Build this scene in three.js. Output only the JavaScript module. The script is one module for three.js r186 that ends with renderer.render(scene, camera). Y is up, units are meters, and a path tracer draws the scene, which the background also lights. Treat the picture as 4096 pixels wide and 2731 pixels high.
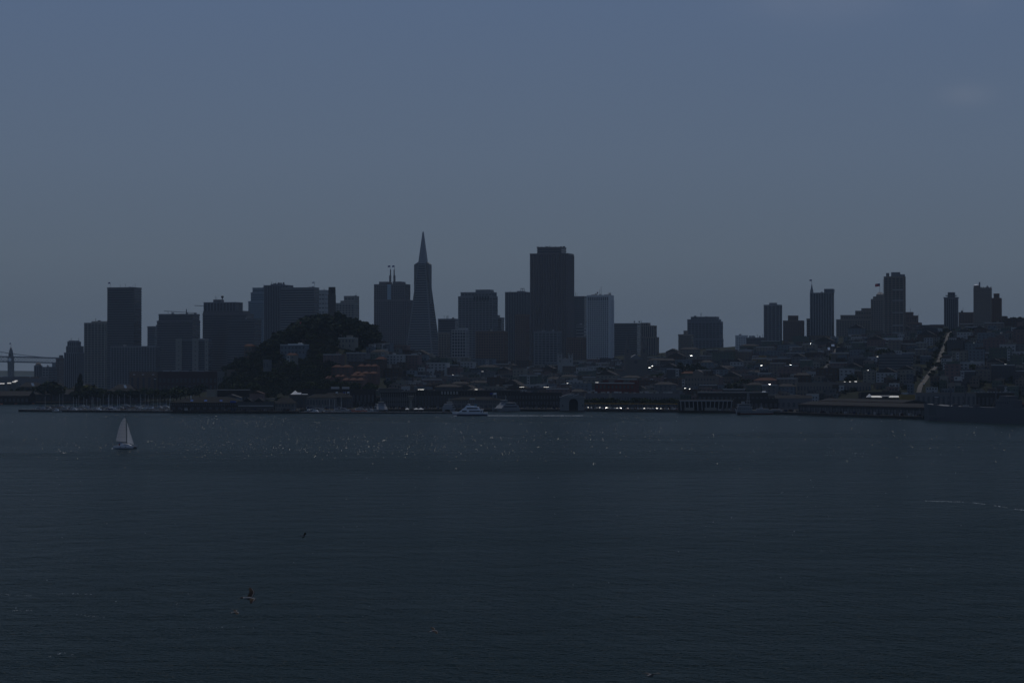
import * as THREE from 'three';
import { mergeGeometries } from 'three/addons/utils/BufferGeometryUtils.js';

// ---------------------------------------------------------------- camera, sky, sun, exposure
const scene = new THREE.Scene();
const EYE = 44, FOCAL = 9600, HORIZON = 1465;              // metres above the water; focal length and horizon row in photograph pixels
const camera = new THREE.PerspectiveCamera(2 * Math.atan(1365.5 / FOCAL) * 180 / Math.PI, 4096 / 2731, 1, 60000);
camera.position.set(0, EYE, 0);
camera.lookAt(0, EYE + 1000 * (HORIZON - 1365.5) / FOCAL, -1000);
const renderer = new THREE.WebGLRenderer({ antialias: true });
renderer.toneMapping = THREE.LinearToneMapping;
renderer.toneMappingExposure = 0.4;
renderer.shadowMap.enabled = true;

const rad = (a) => a * Math.PI / 180;
const sunElev = rad(58), sunAz = rad(-5);                   // the sun stands high behind the city, a little to the left
const sunDir = new THREE.Vector3(Math.cos(sunElev) * Math.sin(sunAz), Math.sin(sunElev), -Math.cos(sunElev) * Math.cos(sunAz));
const sun = new THREE.DirectionalLight(new THREE.Color().setRGB(1, 0.95, 0.87), 3);
sun.position.copy(sunDir).multiplyScalar(9000).add(new THREE.Vector3(0, 0, -2500));
sun.target.position.set(0, 0, -2500);
sun.castShadow = true;
Object.assign(sun.shadow.camera, { left: -3500, right: 3500, top: 3500, bottom: -3500, near: 100, far: 20000 });
sun.shadow.mapSize.set(2048, 2048);
scene.add(sun, sun.target);

function hash(x, y) { let h = Math.imul(x | 0, 374761393) ^ Math.imul(y | 0, 668265263); h = Math.imul(h ^ (h >>> 13), 1274126177); return ((h ^ (h >>> 16)) >>> 0) / 4294967296; }
function vnoise(x, y, wrap = 0) {
  const xi = Math.floor(x), yi = Math.floor(y), fx = x - xi, fy = y - yi, u = fx * fx * (3 - 2 * fx), v = fy * fy * (3 - 2 * fy);
  const w = (a) => wrap ? ((a % wrap) + wrap) % wrap : a;
  const a = hash(w(xi), w(yi)), b = hash(w(xi + 1), w(yi)), c = hash(w(xi), w(yi + 1)), d = hash(w(xi + 1), w(yi + 1));
  return a + (b - a) * u + (c - a) * v + (a - b - c + d) * u * v;
}
function fbm(x, y, oct = 4, wrap = 0) { let s = 0, a = 0.5, n = 0; for (let o = 0; o < oct; o++) { s += a * vnoise(x, y, wrap); n += a; a *= 0.5; x = x * 2 + (wrap ? 0 : 17.3); y = y * 2 + (wrap ? 0 : 9.1); wrap *= 2; } return s / n; }
const mix = (a, b, t) => a + (b - a) * t;
const sstep = (a, b, x) => { const t = Math.min(1, Math.max(0, (x - a) / (b - a))); return t * t * (3 - 2 * t); };

{ // clear blue-grey sky with a few thin wisps
  const W = 2048, H = 1024, data = new Float32Array(W * H * 4);
  const stops = [[0, [0.186, 0.236, 0.312]], [1.3, [0.207, 0.268, 0.355]], [2.6, [0.238, 0.312, 0.415]], [5, [0.246, 0.338, 0.492]], [9, [0.226, 0.336, 0.56]], [20, [0.20, 0.32, 0.58]], [45, [0.165, 0.272, 0.53]], [90, [0.125, 0.222, 0.475]]];
  const wisps = [[-82.6, 8.9, 1.7, 0.75], [-79.25, 6.35, 0.55, 0.2], [-79.0, 8.9, 0.6, 0.5], [-62, 12, 4, 1.5], [-104, 16, 5, 2], [-40, 9, 3, 1], [30, 14, 6, 2], [100, 11, 5, 1.5], [160, 18, 6, 2], [-150, 13, 5, 1.5]];
  for (let j = 0; j < H; j++) {
    const el = ((j + 0.5) / H - 0.5) * 180, e = Math.max(0, el);
    let k = 0; while (k < stops.length - 2 && e > stops[k + 1][0]) k++;
    const t = Math.min(1, Math.max(0, (e - stops[k][0]) / (stops[k + 1][0] - stops[k][0])));
    const base = [0, 1, 2].map((c) => mix(stops[k][1][c], stops[k + 1][1][c], t));
    const ce = Math.cos(rad(el)), se = Math.sin(rad(el));
    for (let i = 0; i < W; i++) {
      const az = ((i + 0.5) / W - 0.5) * 2 * Math.PI, x = ce * Math.cos(az), z = ce * Math.sin(az);
      const cosS = x * sunDir.x + se * sunDir.y + z * sunDir.z;
      const glow = 0.16 * Math.pow(Math.max(0, cosS), 12);
      let cl = 0;
      if (el > 3) { // thin high wisps
        const deg = az * 180 / Math.PI;
        for (const w of wisps) { const dx = (deg - w[0]) / w[2], dy = (el - w[1]) / w[3], r = dx * dx + dy * dy; if (r < 6) cl += Math.exp(-r) * (0.35 + 0.65 * fbm(deg * 1.1 + 47.2, el * 2.2 + 4.4, 4)); }
        cl *= 0.26;
      }
      const o = (j * W + i) * 4;
      data[o] = base[0] + glow + cl * 0.30; data[o + 1] = base[1] + glow + cl * 0.25; data[o + 2] = base[2] + glow * 0.95 + cl * 0.20; data[o + 3] = 1;
    }
  }
  const sky = new THREE.DataTexture(data, W, H, THREE.RGBAFormat, THREE.FloatType);
  sky.mapping = THREE.EquirectangularReflectionMapping; sky.magFilter = THREE.LinearFilter; sky.minFilter = THREE.LinearFilter; sky.needsUpdate = true;
  scene.background = sky; scene.environment = sky;
}
scene.fog = new THREE.FogExp2(new THREE.Color().setRGB(0.62, 0.80, 1.0), 2.35e-5);

// ---------------------------------------------------------------- helpers
let seed = 20240611;
const rnd = () => { seed = (Math.imul(seed, 1664525) + 1013904223) >>> 0; return seed / 4294967296; };
const rr = (a, b) => a + (b - a) * rnd();
const pick = (a) => a[Math.floor(rnd() * a.length)];
// where a measured bearing and height angle of the photograph lie at a known distance
const X = (px, d) => (px - 2048) / FOCAL * d;
const Y = (py, d) => EYE + (HORIZON - py) / FOCAL * d;
const GRID = rad(-15.8);                                    // the street grid stands askew to the line of sight

const used = {};
const numbered = (n) => { const k = used[n] = (used[n] ?? -1) + 1; return k ? n + '_' + String(k).padStart(3, '0') : n; };
function thing(name, label, category, x, y, z, ry = 0, group) {
  const o = new THREE.Group(); o.name = numbered(name); o.position.set(x, y, z); o.rotation.y = ry;
  o.userData = { label, category }; if (group) o.userData.group = group;
  scene.add(o); return o;
}
function copyOf(src, label, x, y, z, ry = 0, scale = 1) {
  const c = src.clone(); c.name = numbered(src.name.replace(/_\d{3}$/, '')); c.userData = { ...src.userData, label };
  c.position.set(x, y, z); c.rotation.y = ry; c.scale.setScalar(scale); scene.add(c); return c;
}
const UNIT = new THREE.BoxGeometry(1, 1, 1);
const UCYL = new THREE.CylinderGeometry(0.5, 0.5, 1, 10);
const UCONE = new THREE.CylinderGeometry(0.12, 0.5, 1, 10);
function part(parent, name, geo, mat, x = 0, y = 0, z = 0, sx = 1, sy = 1, sz = 1, ry = 0, rx = 0, rz = 0) {
  const m = new THREE.Mesh(geo, mat); m.name = name; m.position.set(x, y, z); m.scale.set(sx, sy, sz); m.rotation.set(rx, ry, rz); parent.add(m); return m;
}
// a box part given by its centre base point
const bx = (parent, name, mat, x, y0, z, w, h, d, ry = 0) => part(parent, name, UNIT, mat, x, y0 + h / 2, z, w, h, d, ry);
const cyl = (parent, name, mat, x, y0, z, r, h, geo = UCYL) => part(parent, name, geo, mat, x, y0 + h / 2, z, 2 * r, h, 2 * r);
function structure(name, geo, mat) { const m = new THREE.Mesh(geo, mat); m.name = name; m.userData = { kind: 'structure' }; scene.add(m); return m; }

class GB { // collects faces with metric uv
  constructor(us = 30) { this.p = []; this.n = []; this.u = []; this.i = []; this.us = us; }
  face(...v) { // planar polygon, fan
    const a = v[0], b = v[1], c = v[2];
    const e1 = [b[0] - a[0], b[1] - a[1], b[2] - a[2]], e2 = [c[0] - a[0], c[1] - a[1], c[2] - a[2]];
    let n = [e1[1] * e2[2] - e1[2] * e2[1], e1[2] * e2[0] - e1[0] * e2[2], e1[0] * e2[1] - e1[1] * e2[0]]; const l = Math.hypot(...n) || 1; n = n.map((q) => q / l);
    const s = this.p.length / 3, ax = Math.abs(n[0]), ay = Math.abs(n[1]), az = Math.abs(n[2]);
    for (const q of v) { this.p.push(...q); this.n.push(...n); this.u.push(...(ay > ax && ay > az ? [q[0], q[2]] : ax > az ? [q[2], q[1]] : [q[0], q[1]]).map((w) => w / this.us)); }
    for (let k = 1; k < v.length - 1; k++) this.i.push(s, s + k, s + k + 1);
    return this;
  }
  prism(bot, top) { // two rings of equal length, counter-clockwise seen from above
    const n = bot.length; for (let k = 0; k < n; k++) { const m = (k + 1) % n; this.face(bot[k], bot[m], top[m], top[k]); }
    this.face(...top); this.face(...[...bot].reverse()); return this;
  }
  box(cx, y0, cz, w, h, d) { const f = (y) => [[cx - w / 2, y, cz + d / 2], [cx + w / 2, y, cz + d / 2], [cx + w / 2, y, cz - d / 2], [cx - w / 2, y, cz - d / 2]]; return this.prism(f(y0), f(y0 + h)); }
  build() { const g = new THREE.BufferGeometry(); g.setAttribute('position', new THREE.Float32BufferAttribute(this.p, 3)); g.setAttribute('normal', new THREE.Float32BufferAttribute(this.n, 3)); g.setAttribute('uv', new THREE.Float32BufferAttribute(this.u, 2)); g.setIndex(this.i); return g; }
}
const rect = (x0, x1, z0, z1, y) => [[x0, y, z1], [x1, y, z1], [x1, y, z0], [x0, y, z0]];
function hipGeo(w, d, h, ridge = 0.4) { const r = w * ridge / 2; return new GB().face([-w / 2, 0, d / 2], [w / 2, 0, d / 2], [r, h, 0], [-r, h, 0]).face([w / 2, 0, -d / 2], [-w / 2, 0, -d / 2], [-r, h, 0], [r, h, 0]).face([w / 2, 0, d / 2], [w / 2, 0, -d / 2], [r, h, 0]).face([-w / 2, 0, -d / 2], [-w / 2, 0, d / 2], [-r, h, 0]).face(...rect(-w / 2, w / 2, -d / 2, d / 2, 0).reverse()).build(); }
// gable roof with the ridge along x
function gableGeo(w, d, h) { return new GB().face([-w / 2, 0, d / 2], [w / 2, 0, d / 2], [w / 2, h, 0], [-w / 2, h, 0]).face([w / 2, 0, -d / 2], [-w / 2, 0, -d / 2], [-w / 2, h, 0], [w / 2, h, 0]).face([w / 2, 0, d / 2], [w / 2, 0, -d / 2], [w / 2, h, 0]).face([-w / 2, 0, -d / 2], [-w / 2, 0, d / 2], [-w / 2, h, 0]).face(...rect(-w / 2, w / 2, -d / 2, d / 2, 0).reverse()).build(); }
const UHIP = hipGeo(1, 1, 1, 0.5), UGABLE = gableGeo(1, 1, 1);
const UGABLEZ = UGABLE.clone().rotateY(Math.PI / 2);       // ridge towards the viewer
const UPYR = new THREE.ConeGeometry(Math.SQRT1_2, 1, 4, 1).rotateY(Math.PI / 4);
const UDOME = new THREE.SphereGeometry(0.5, 16, 8, 0, Math.PI * 2, 0, Math.PI / 2);
const FLAG = (() => { const g = new THREE.PlaneGeometry(1, 1, 8, 2); const p = g.attributes.position; for (let k = 0; k < p.count; k++) { const t = 0.5 - p.getX(k); p.setZ(k, 0.16 * t * Math.sin(t * 7)); p.setY(k, p.getY(k) - 0.18 * t * t); } g.translate(-0.5, 0, 0); const b = g.clone(); b.translate(0, 0, -0.015); const i = b.index.array; for (let k = 0; k < i.length; k += 3) { const q = i[k]; i[k] = i[k + 1]; i[k + 1] = q; } const m = mergeGeometries([g, b]); m.computeVertexNormals(); return m; })();

// weathering: fine and coarse mottling, in metres
function noiseTex(size, f) {
  const a = new Uint8Array(size * size * 4);
  for (let y = 0; y < size; y++) for (let x = 0; x < size; x++) { const v = Math.max(0, Math.min(255, 255 * f(x / size, y / size))), o = (y * size + x) * 4; a[o] = a[o + 1] = a[o + 2] = v; a[o + 3] = 255; }
  const t = new THREE.DataTexture(a, size, size, THREE.RGBAFormat); t.wrapS = t.wrapT = THREE.RepeatWrapping; t.magFilter = THREE.LinearFilter; t.needsUpdate = true; return t;
}
const stainTex = noiseTex(256, (u, v) => 0.78 + 0.22 * fbm(u * 6, v * 12, 4, 0) - 0.10 * sstep(0.55, 0.8, fbm(u * 30 + 9, v * 3 + 4, 2)));
const groundTex = noiseTex(512, (u, v) => 0.55 + 0.45 * fbm(u * 16, v * 16, 5, 16));
const mats = {};
function M(key, r, g, b, rough = 0.85, opt = {}) {
  if (!mats[key]) { mats[key] = rough >= 0.75 ? new THREE.MeshPhysicalMaterial({ color: new THREE.Color().setRGB(r, g, b), roughness: rough, specularIntensity: 0.06, ...opt }) : new THREE.MeshStandardMaterial({ color: new THREE.Color().setRGB(r, g, b), roughness: rough, ...opt }); mats[key].name = key; }
  return mats[key];
}
const glass = M('dark_glass', 0.022, 0.03, 0.042, 0.22), glassBlue = M('blue_glass', 0.05, 0.085, 0.11, 0.18), glassPane = M('window_glass', 0.03, 0.035, 0.042, 0.3);
const steel = M('grey_steel', 0.22, 0.23, 0.24, 0.5), darkSteel = M('dark_steel', 0.05, 0.05, 0.055, 0.6), whitePaint = M('white_paint', 0.72, 0.72, 0.70, 0.6), concrete = M('concrete', 0.33, 0.32, 0.30, 0.9);
const tar = M('roof_tar', 0.06, 0.06, 0.06, 0.95), paleRoof = M('pale_roof', 0.30, 0.295, 0.28, 0.8), terracotta = M('clay_tile', 0.082, 0.044, 0.034, 0.9), granite = M('brown_granite', 0.105, 0.088, 0.085, 0.6);
const flagRed = M('flag_red', 0.42, 0.09, 0.10, 0.8), flagWhite = M('flag_white', 0.6, 0.6, 0.6, 0.8), flagBlue = M('flag_blue', 0.03, 0.05, 0.2, 0.8);

// ---------------------------------------------------------------- terrain
const TPX = [-1500, 0, 600, 850, 1000, 1150, 1300, 1450, 1600, 1800, 2100, 2500, 2900, 3200, 3500, 3750, 4096, 5600];
const TD = [2250, 2450, 2700, 3000, 3300, 3600, 4000, 4600, 6500];
const TE = [
  [3, 3, 3, 3, 3, 3, 3, 3, 3], [3, 3, 3, 3, 3, 3, 3, 3, 3], [3, 3, 3, 4, 4, 5, 6, 6, 4], [3, 4, 6, 16, 14, 10, 8, 6, 4], [3, 4, 14, 50, 45, 18, 10, 8, 4], [3, 5, 24, 72, 66, 25, 12, 8, 4],
  [3, 6, 32, 87, 80, 35, 12, 8, 4], [3, 6, 30, 76, 68, 35, 14, 8, 4], [3, 6, 23, 57, 54, 34, 16, 10, 5], [3, 6, 18, 39, 42, 34, 22, 14, 6], [3, 6, 14, 26, 32, 36, 40, 30, 12],
  [3, 6, 14, 24, 34, 48, 62, 50, 20], [3, 7, 18, 32, 46, 60, 76, 60, 25], [3, 10, 24, 42, 60, 76, 90, 70, 30], [4, 16, 34, 56, 76, 90, 98, 70, 30], [5, 24, 42, 66, 88, 96, 96, 70, 30],
  [6, 28, 50, 76, 98, 104, 96, 70, 30], [8, 30, 55, 80, 100, 104, 96, 70, 30]];
function axis(a, v) { let k = 0; while (k < a.length - 2 && v > a[k + 1]) k++; const t = Math.min(1, Math.max(0, (v - a[k]) / (a[k + 1] - a[k]))); return [k, t * t * (3 - 2 * t) * 0.5 + t * 0.5]; }
function elev(px, d) { const [i, u] = axis(TPX, px), [j, v] = axis(TD, d); const e = mix(mix(TE[i][j], TE[i + 1][j], u), mix(TE[i][j + 1], TE[i + 1][j + 1], u), v), s0 = mix(2900, 2420, sstep(640, 860, px)); return mix(3, e, sstep(s0 - 5, s0 + 70, d)); }
const shore = (px) => mix(2900, 2420, sstep(640, 860, px));
const gnd = (x, z) => elev(2048 + x / -z * FOCAL, -z);
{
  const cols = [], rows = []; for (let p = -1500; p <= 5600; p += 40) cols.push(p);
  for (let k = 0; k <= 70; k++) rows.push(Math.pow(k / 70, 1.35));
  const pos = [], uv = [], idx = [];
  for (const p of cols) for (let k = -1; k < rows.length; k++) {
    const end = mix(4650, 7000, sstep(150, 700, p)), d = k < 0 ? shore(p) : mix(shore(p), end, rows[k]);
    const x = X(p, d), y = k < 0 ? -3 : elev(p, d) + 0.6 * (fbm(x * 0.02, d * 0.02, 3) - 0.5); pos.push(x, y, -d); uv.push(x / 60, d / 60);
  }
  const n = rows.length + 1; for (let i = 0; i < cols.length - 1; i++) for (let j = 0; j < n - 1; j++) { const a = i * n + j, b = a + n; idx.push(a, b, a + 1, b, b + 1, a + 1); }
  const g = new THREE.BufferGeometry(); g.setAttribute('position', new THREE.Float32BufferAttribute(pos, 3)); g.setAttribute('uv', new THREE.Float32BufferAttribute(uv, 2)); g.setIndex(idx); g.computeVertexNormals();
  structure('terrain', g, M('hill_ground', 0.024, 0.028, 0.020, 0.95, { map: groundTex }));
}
function ridge(name, d, p0, p1, h0, h1, fr, mat, sd) { // distant hills across the bay
  const gb = new GB(400), N = 160, f = [], t = []; 
  const pos = [], idx = []; for (let k = 0; k <= N; k++) { const p = mix(p0, p1, k / N), h = mix(h0, h1, fbm(k * fr + sd, sd * 3.1, 4)) * Math.sin(Math.PI * Math.min(1, Math.max(0.02, k / N * 1.0)) ) ** 0.3; const x = X(p, d); pos.push(x, -2, -d + 300, x, h, -d, x, -2, -d - 900); }
  for (let k = 0; k < N; k++) { const a = k * 3, b = a + 3; idx.push(a, b, a + 1, b, b + 1, a + 1, a + 1, b + 1, a + 2, b + 1, b + 2, a + 2); }
  const g = new THREE.BufferGeometry(); g.setAttribute('position', new THREE.Float32BufferAttribute(pos, 3)); g.setIndex(idx); g.computeVertexNormals(); return structure(name, g, mat);
}
ridge('hills', 11000, -1800, 900, 8, 34, 0.05, M('far_hill', 0.03, 0.036, 0.03, 0.95), 5.5);

// ---------------------------------------------------------------- water
{
  const S = 1024, H = new Float32Array(S * S), waves = [];
  // wind chop: many crossing wave trains, periodic over the tile, wind from the right (west)
  for (let k = 0; k < 64; k++) { const t = rnd(), len = Math.round(mix(9, 120, Math.pow(t, 1.2))), dir = rad(215 + (rnd() + rnd() + rnd() - 1.5) * 150); const kx = Math.round(len * Math.cos(dir)), ky = Math.round(len * Math.sin(dir)); const m = Math.hypot(kx, ky) || 1; waves.push([kx, ky, Math.pow(m, -0.95), rnd() * 6.283]); }
  for (const w of waves) { // each train is stepped along a row by turning a unit vector
    const st = 2 * Math.PI * w[0] / S, cs = Math.cos(st), sn = Math.sin(st), amp = w[2];
    for (let y = 0; y < S; y++) { const p = 2 * Math.PI * w[1] * y / S + w[3]; let a = Math.cos(p), b = Math.sin(p), o = y * S; for (let x = 0; x < S; x++) { H[o++] += amp * b * (1 + 0.35 * b); const t = a * cs - b * sn; b = a * sn + b * cs; a = t; } }
  }
  const nm = new Uint8Array(S * S * 4), gx = new Float32Array(S * S), gy = new Float32Array(S * S); let sum = 0;
  for (let y = 0; y < S; y++) for (let x = 0; x < S; x++) { const o = y * S + x; gx[o] = H[y * S + (x + 1) % S] - H[y * S + (x + S - 1) % S]; gy[o] = H[((y + 1) % S) * S + x] - H[((y + S - 1) % S) * S + x]; sum += gx[o] ** 2 + gy[o] ** 2; }
  const k = 0.33 / Math.sqrt(sum / (S * S));               // root mean square slope of the chop
  for (let o = 0; o < S * S; o++) { const a = -gx[o] * k, b = -gy[o] * k, l = Math.hypot(a, b, 1); nm[o * 4] = 127.5 + 127.5 * a / l; nm[o * 4 + 1] = 127.5 + 127.5 * b / l; nm[o * 4 + 2] = 127.5 + 127.5 / l; nm[o * 4 + 3] = 255; }
  const normalMap = new THREE.DataTexture(nm, S, S, THREE.RGBAFormat); normalMap.wrapS = normalMap.wrapT = THREE.RepeatWrapping; normalMap.magFilter = THREE.LinearFilter; normalMap.needsUpdate = true; normalMap.repeat.set(1 / 64, 1 / 64);
  const hb = noiseTex(512, (u, v) => fbm(u * 12, v * 12, 5, 12)); hb.repeat.set(1 / 131, 1 / 131);
  // gusts roughen the surface in long patches
  const gust = noiseTex(512, (u, v) => 0.72 + 0.28 * sstep(0.38, 0.66, fbm(u * 6, v * 6, 4, 6))); gust.repeat.set(1 / 2100, 1 / 900);
  const water = new THREE.MeshPhysicalMaterial({ color: new THREE.Color().setRGB(0.009, 0.0185, 0.0205), roughness: 0.3, roughnessMap: gust, ior: 1.33, specularIntensity: 0.016, normalMap, normalScale: new THREE.Vector2(1, 1), bumpMap: hb, bumpScale: 1.6 });
  water.name = 'sea_water';
  const pos = [], uv = [], idx = [], xs = [-14000, -3000, -1200, 0, 1200, 3000, 14000], zs = [200, -600, -1400, -2600, -5000, -12500];
  for (const x of xs) for (const z of zs) { pos.push(x, 0, z); uv.push(x, -z); }
  for (let i = 0; i < xs.length - 1; i++) for (let j = 0; j < zs.length - 1; j++) { const a = i * zs.length + j, b = a + zs.length; idx.push(a, b, a + 1, b, b + 1, a + 1); }
  const g = new THREE.BufferGeometry(); g.setAttribute('position', new THREE.Float32BufferAttribute(pos, 3)); g.setAttribute('uv', new THREE.Float32BufferAttribute(uv, 2)); g.setIndex(idx); g.computeVertexNormals();
  structure('water', g, water);
}
// ---------------------------------------------------------------- downtown towers
function fit(pl, pr, d, D, a = GRID) { // front width and centre of a box on the grid whose outline spans the bearings pl..pr at distance d
  let W = (pr - pl) / FOCAL * d, cx = X((pl + pr) / 2, d);
  for (let k = 0; k < 40; k++) {
    let lo = 1e9, hi = -1e9;
    for (const [u, v] of [[-1, -1], [1, -1], [1, 1], [-1, 1]]) { const lx = u * W / 2, lz = v * D / 2, x = cx + lx * Math.cos(a) + lz * Math.sin(a), z = -d - lx * Math.sin(a) + lz * Math.cos(a), p = 2048 + x / -z * FOCAL; lo = Math.min(lo, p); hi = Math.max(hi, p); }
    W = Math.max(3, W + ((pr - pl) - (hi - lo)) / FOCAL * d * 0.6); cx += ((pl + pr) / 2 - (lo + hi) / 2) / FOCAL * d * 0.8;
  }
  return { W, cx };
}
const wallM = {
  cream: M('cream_concrete', 0.25, 0.235, 0.21), grey: M('grey_concrete', 0.19, 0.19, 0.19), pale: M('pale_concrete', 0.31, 0.305, 0.295), white: M('white_precast', 0.48, 0.48, 0.47), brown: M('brown_brick', 0.15, 0.105, 0.085), tan: M('tan_stone', 0.20, 0.172, 0.145),
  dark: M('dark_bronze', 0.105, 0.10, 0.105, 0.6), slate: M('slate_panel', 0.125, 0.13, 0.14, 0.7), red: M('red_brick', 0.105, 0.036, 0.032), blue: M('blue_panel', 0.15, 0.19, 0.22, 0.5), rose: M('rose_granite', 0.165, 0.15, 0.148), black: M('black_panel', 0.085, 0.087, 0.092, 0.55)
};
// one tier of a tower: core, storey bands, piers
function tier(g, o) {
  const { x = 0, z = 0, y0, h, W, D, style, wall, core = glass, fh = 4, bay = 5, band = 0.45, proud = 0.5 } = o;
  if (style === 'plain') { bx(g, o.name || 'wall', wall, x, y0, z, W, h, D); return; }
  bx(g, 'core', core, x, y0, z, W - proud * 2, h - 0.4, D - proud * 2);
  const n = Math.max(1, Math.round(h / fh)), f = h / n;
  if (style === 'bands' || style === 'grid') for (let k = 0; k < n; k++) bx(g, 'spandrel', wall, x, y0 + k * f + (k ? 0 : 0.01), z, W - 0.12, f * band, D - 0.12);
  if (style === 'piers' || style === 'grid') {
    const nf = Math.max(2, Math.round(W / bay)), ns = Math.max(2, Math.round(D / bay)), pw = o.pier || 1.5;
    for (let k = 0; k <= nf; k++) bx(g, 'pier', wall, x - W / 2 + pw / 2 + k * (W - pw) / nf, y0, z + D / 2 - 0.45, pw, h - 0.3, 0.9);
    for (let k = 0; k < ns; k++) { bx(g, 'pier', wall, x + W / 2 - 0.45, y0, z - D / 2 + pw / 2 + k * (D - pw) / ns, 0.9, h - 0.3, pw); bx(g, 'pier', wall, x - W / 2 + 0.45, y0, z - D / 2 + pw / 2 + k * (D - pw) / ns, 0.9, h - 0.3, pw); }
  }
  bx(g, 'parapet', o.cap || wall, x, y0 + h - (o.capH || 1.6), z, W + 0.1, o.capH || 1.6, D + 0.1);
}
function flagpole(g, x, y, z, h, fw, mats3 = [flagWhite], flip = false) {
  cyl(g, 'flagpole', steel, x, y, z, 0.28, h); const fh = fw * 0.62;
  const fl = part(g, 'flag', FLAG, mats3[0], x + (flip ? fw : 0), y + h - fh * 0.55, z, fw, fh, fw); 
  if (mats3[1]) bx(fl, 'canton', mats3[1], -0.22, 0.02, 0.06, 0.4, 0.46, 0.12);
}
function clutter(g, x, y, z, w, d, n, hmin, hmax, mat = darkSteel) {
  for (let k = 0; k < n; k++) { const t = rnd(), px = x + (rnd() - 0.5) * w, pz = z + (rnd() - 0.5) * d; if (t < 0.5) bx(g, 'roof_plant', pick([mat, steel, concrete]), px, y, pz, rr(2, 5), rr(hmin, hmax) * 0.6, rr(2, 4)); else cyl(g, 'antenna', mat, px, y, pz, 0.22, rr(hmin, hmax) * 1.5); }
}
const towerSpots = [];
function tower(o) {
  const { d, pl, pr, pt, D = 35 } = o, base = fit(pl, pr, d, D), gy = Math.min(gnd(base.cx, -d), gnd(base.cx, -d + 20)) - 2;
  const g = thing(o.name || 'office_tower', o.label, o.cat || 'tower', base.cx, gy, -d, GRID);
  towerSpots.push([base.cx, -d, base.W / 2 + 12, D / 2 + 12]);
  let y = 0; const tiers = [{ pl, pr, pt, D }, ...(o.tiers || [])];
  let last;
  for (const t of tiers) {
    const f = fit(t.pl, t.pr, d, t.D || D * 0.8), top = Y(t.pt, d) - gy, lx = (f.cx - base.cx) / Math.cos(GRID);
    tier(g, { ...o, ...t, x: lx, y0: y, h: top - y, W: f.W, D: t.D || D * 0.8, z: t.z || 0 }); y = top; last = { x: lx, y: top, W: f.W, D: t.D || D * 0.8 };
  }
  if (o.clutter) clutter(g, last.x, last.y, 0, last.W * 0.8, last.D * 0.6, o.clutter, 2, 5);
  g.userData.top = undefined; delete g.userData.top;
  const lxOf = (px) => (X(px, d) - base.cx) / Math.cos(GRID), yOf = (py) => Y(py, d) - gy;
  if (o.extra) o.extra(g, lxOf, yOf, base.W, D);
  return g;
}
const W_ = wallM;
tower({ label: 'short grey block with domed round tower beside the bridge', name: 'domed_building', cat: 'building', pl: 134, pr: 168, pt: 1462, d: 4000, D: 14, style: 'piers', wall: W_.slate, bay: 3.5, extra: (g, lx, yo) => { part(g, 'dome', UDOME, W_.tan, lx(151), yo(1462), 0, 10, 10, 10); cyl(g, 'finial', steel, lx(151), yo(1452), 0, 0.3, 3); } });
tower({ label: 'low broad stone block right of the domed round building', cat: 'building', name: 'stone_block', pl: 166, pr: 226, pt: 1467, d: 3950, D: 30, style: 'grid', wall: W_.grey, fh: 4, bay: 5, clutter: 3 });
tower({ label: 'small dark block at the bridge end with rooftop frame', cat: 'building', name: 'dark_block', pl: 221, pr: 258, pt: 1433, d: 4600, D: 24, style: 'bands', wall: W_.brown, extra: (g, lx, yo) => { bx(g, 'roof_frame', darkSteel, lx(243), yo(1433), 0, 6, 6, 5); } });
tower({ label: 'stepped grey office tower with two roof masts', pl: 254, pr: 335, pt: 1410, d: 4350, D: 30, style: 'piers', wall: W_.slate, bay: 4, tiers: [{ pl: 262, pr: 333, pt: 1384, D: 26 }, { pl: 267, pr: 322, pt: 1366, D: 22 }, { pl: 272, pr: 316, pt: 1362, D: 18, style: 'plain' }], extra: (g, lx, yo) => { cyl(g, 'mast', darkSteel, lx(282), yo(1362), 0, 0.35, 5); cyl(g, 'mast', darkSteel, lx(314), yo(1362), 0, 0.35, 5); } });
tower({ label: 'pale concrete tower with tall vertical piers behind the dark slab', pl: 334, pr: 452, pt: 1291, d: 4150, D: 34, style: 'grid', wall: W_.cream, core: glass, bay: 7, fh: 4, band: 0.3, clutter: 3, tiers: [{ pl: 364, pr: 440, pt: 1285, D: 18, style: 'plain' }] });
tower({ label: 'tall black slab tower with a small flag on its roof', pl: 426, pr: 565, pt: 1150, d: 3980, D: 30, style: 'bands', wall: W_.black, fh: 4, band: 0.5, clutter: 5, extra: (g, lx, yo) => flagpole(g, lx(440), yo(1150), 4, 9, 3.5, [flagBlue]) });
tower({ label: 'long low apartment slab with pale roof edge before the black tower', name: 'apartment_slab', cat: 'apartment block', pl: 440, pr: 640, pt: 1384, d: 3250, D: 16, style: 'grid', wall: W_.grey, bay: 4.2, fh: 3, band: 0.35, cap: W_.pale, capH: 1.1, clutter: 4 });
tower({ label: 'narrow grey tower between the black slab and the ribbed tower', pl: 587, pr: 640, pt: 1305, d: 4350, D: 24, style: 'bands', wall: W_.slate, clutter: 2 });
tower({ label: 'broad dark banded tower under a construction crane', pl: 625, pr: 800, pt: 1283, d: 3960, D: 32, style: 'bands', wall: W_.dark, fh: 4, tiers: [{ pl: 632, pr: 798, pt: 1256, D: 30 }], clutter: 3 });
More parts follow.
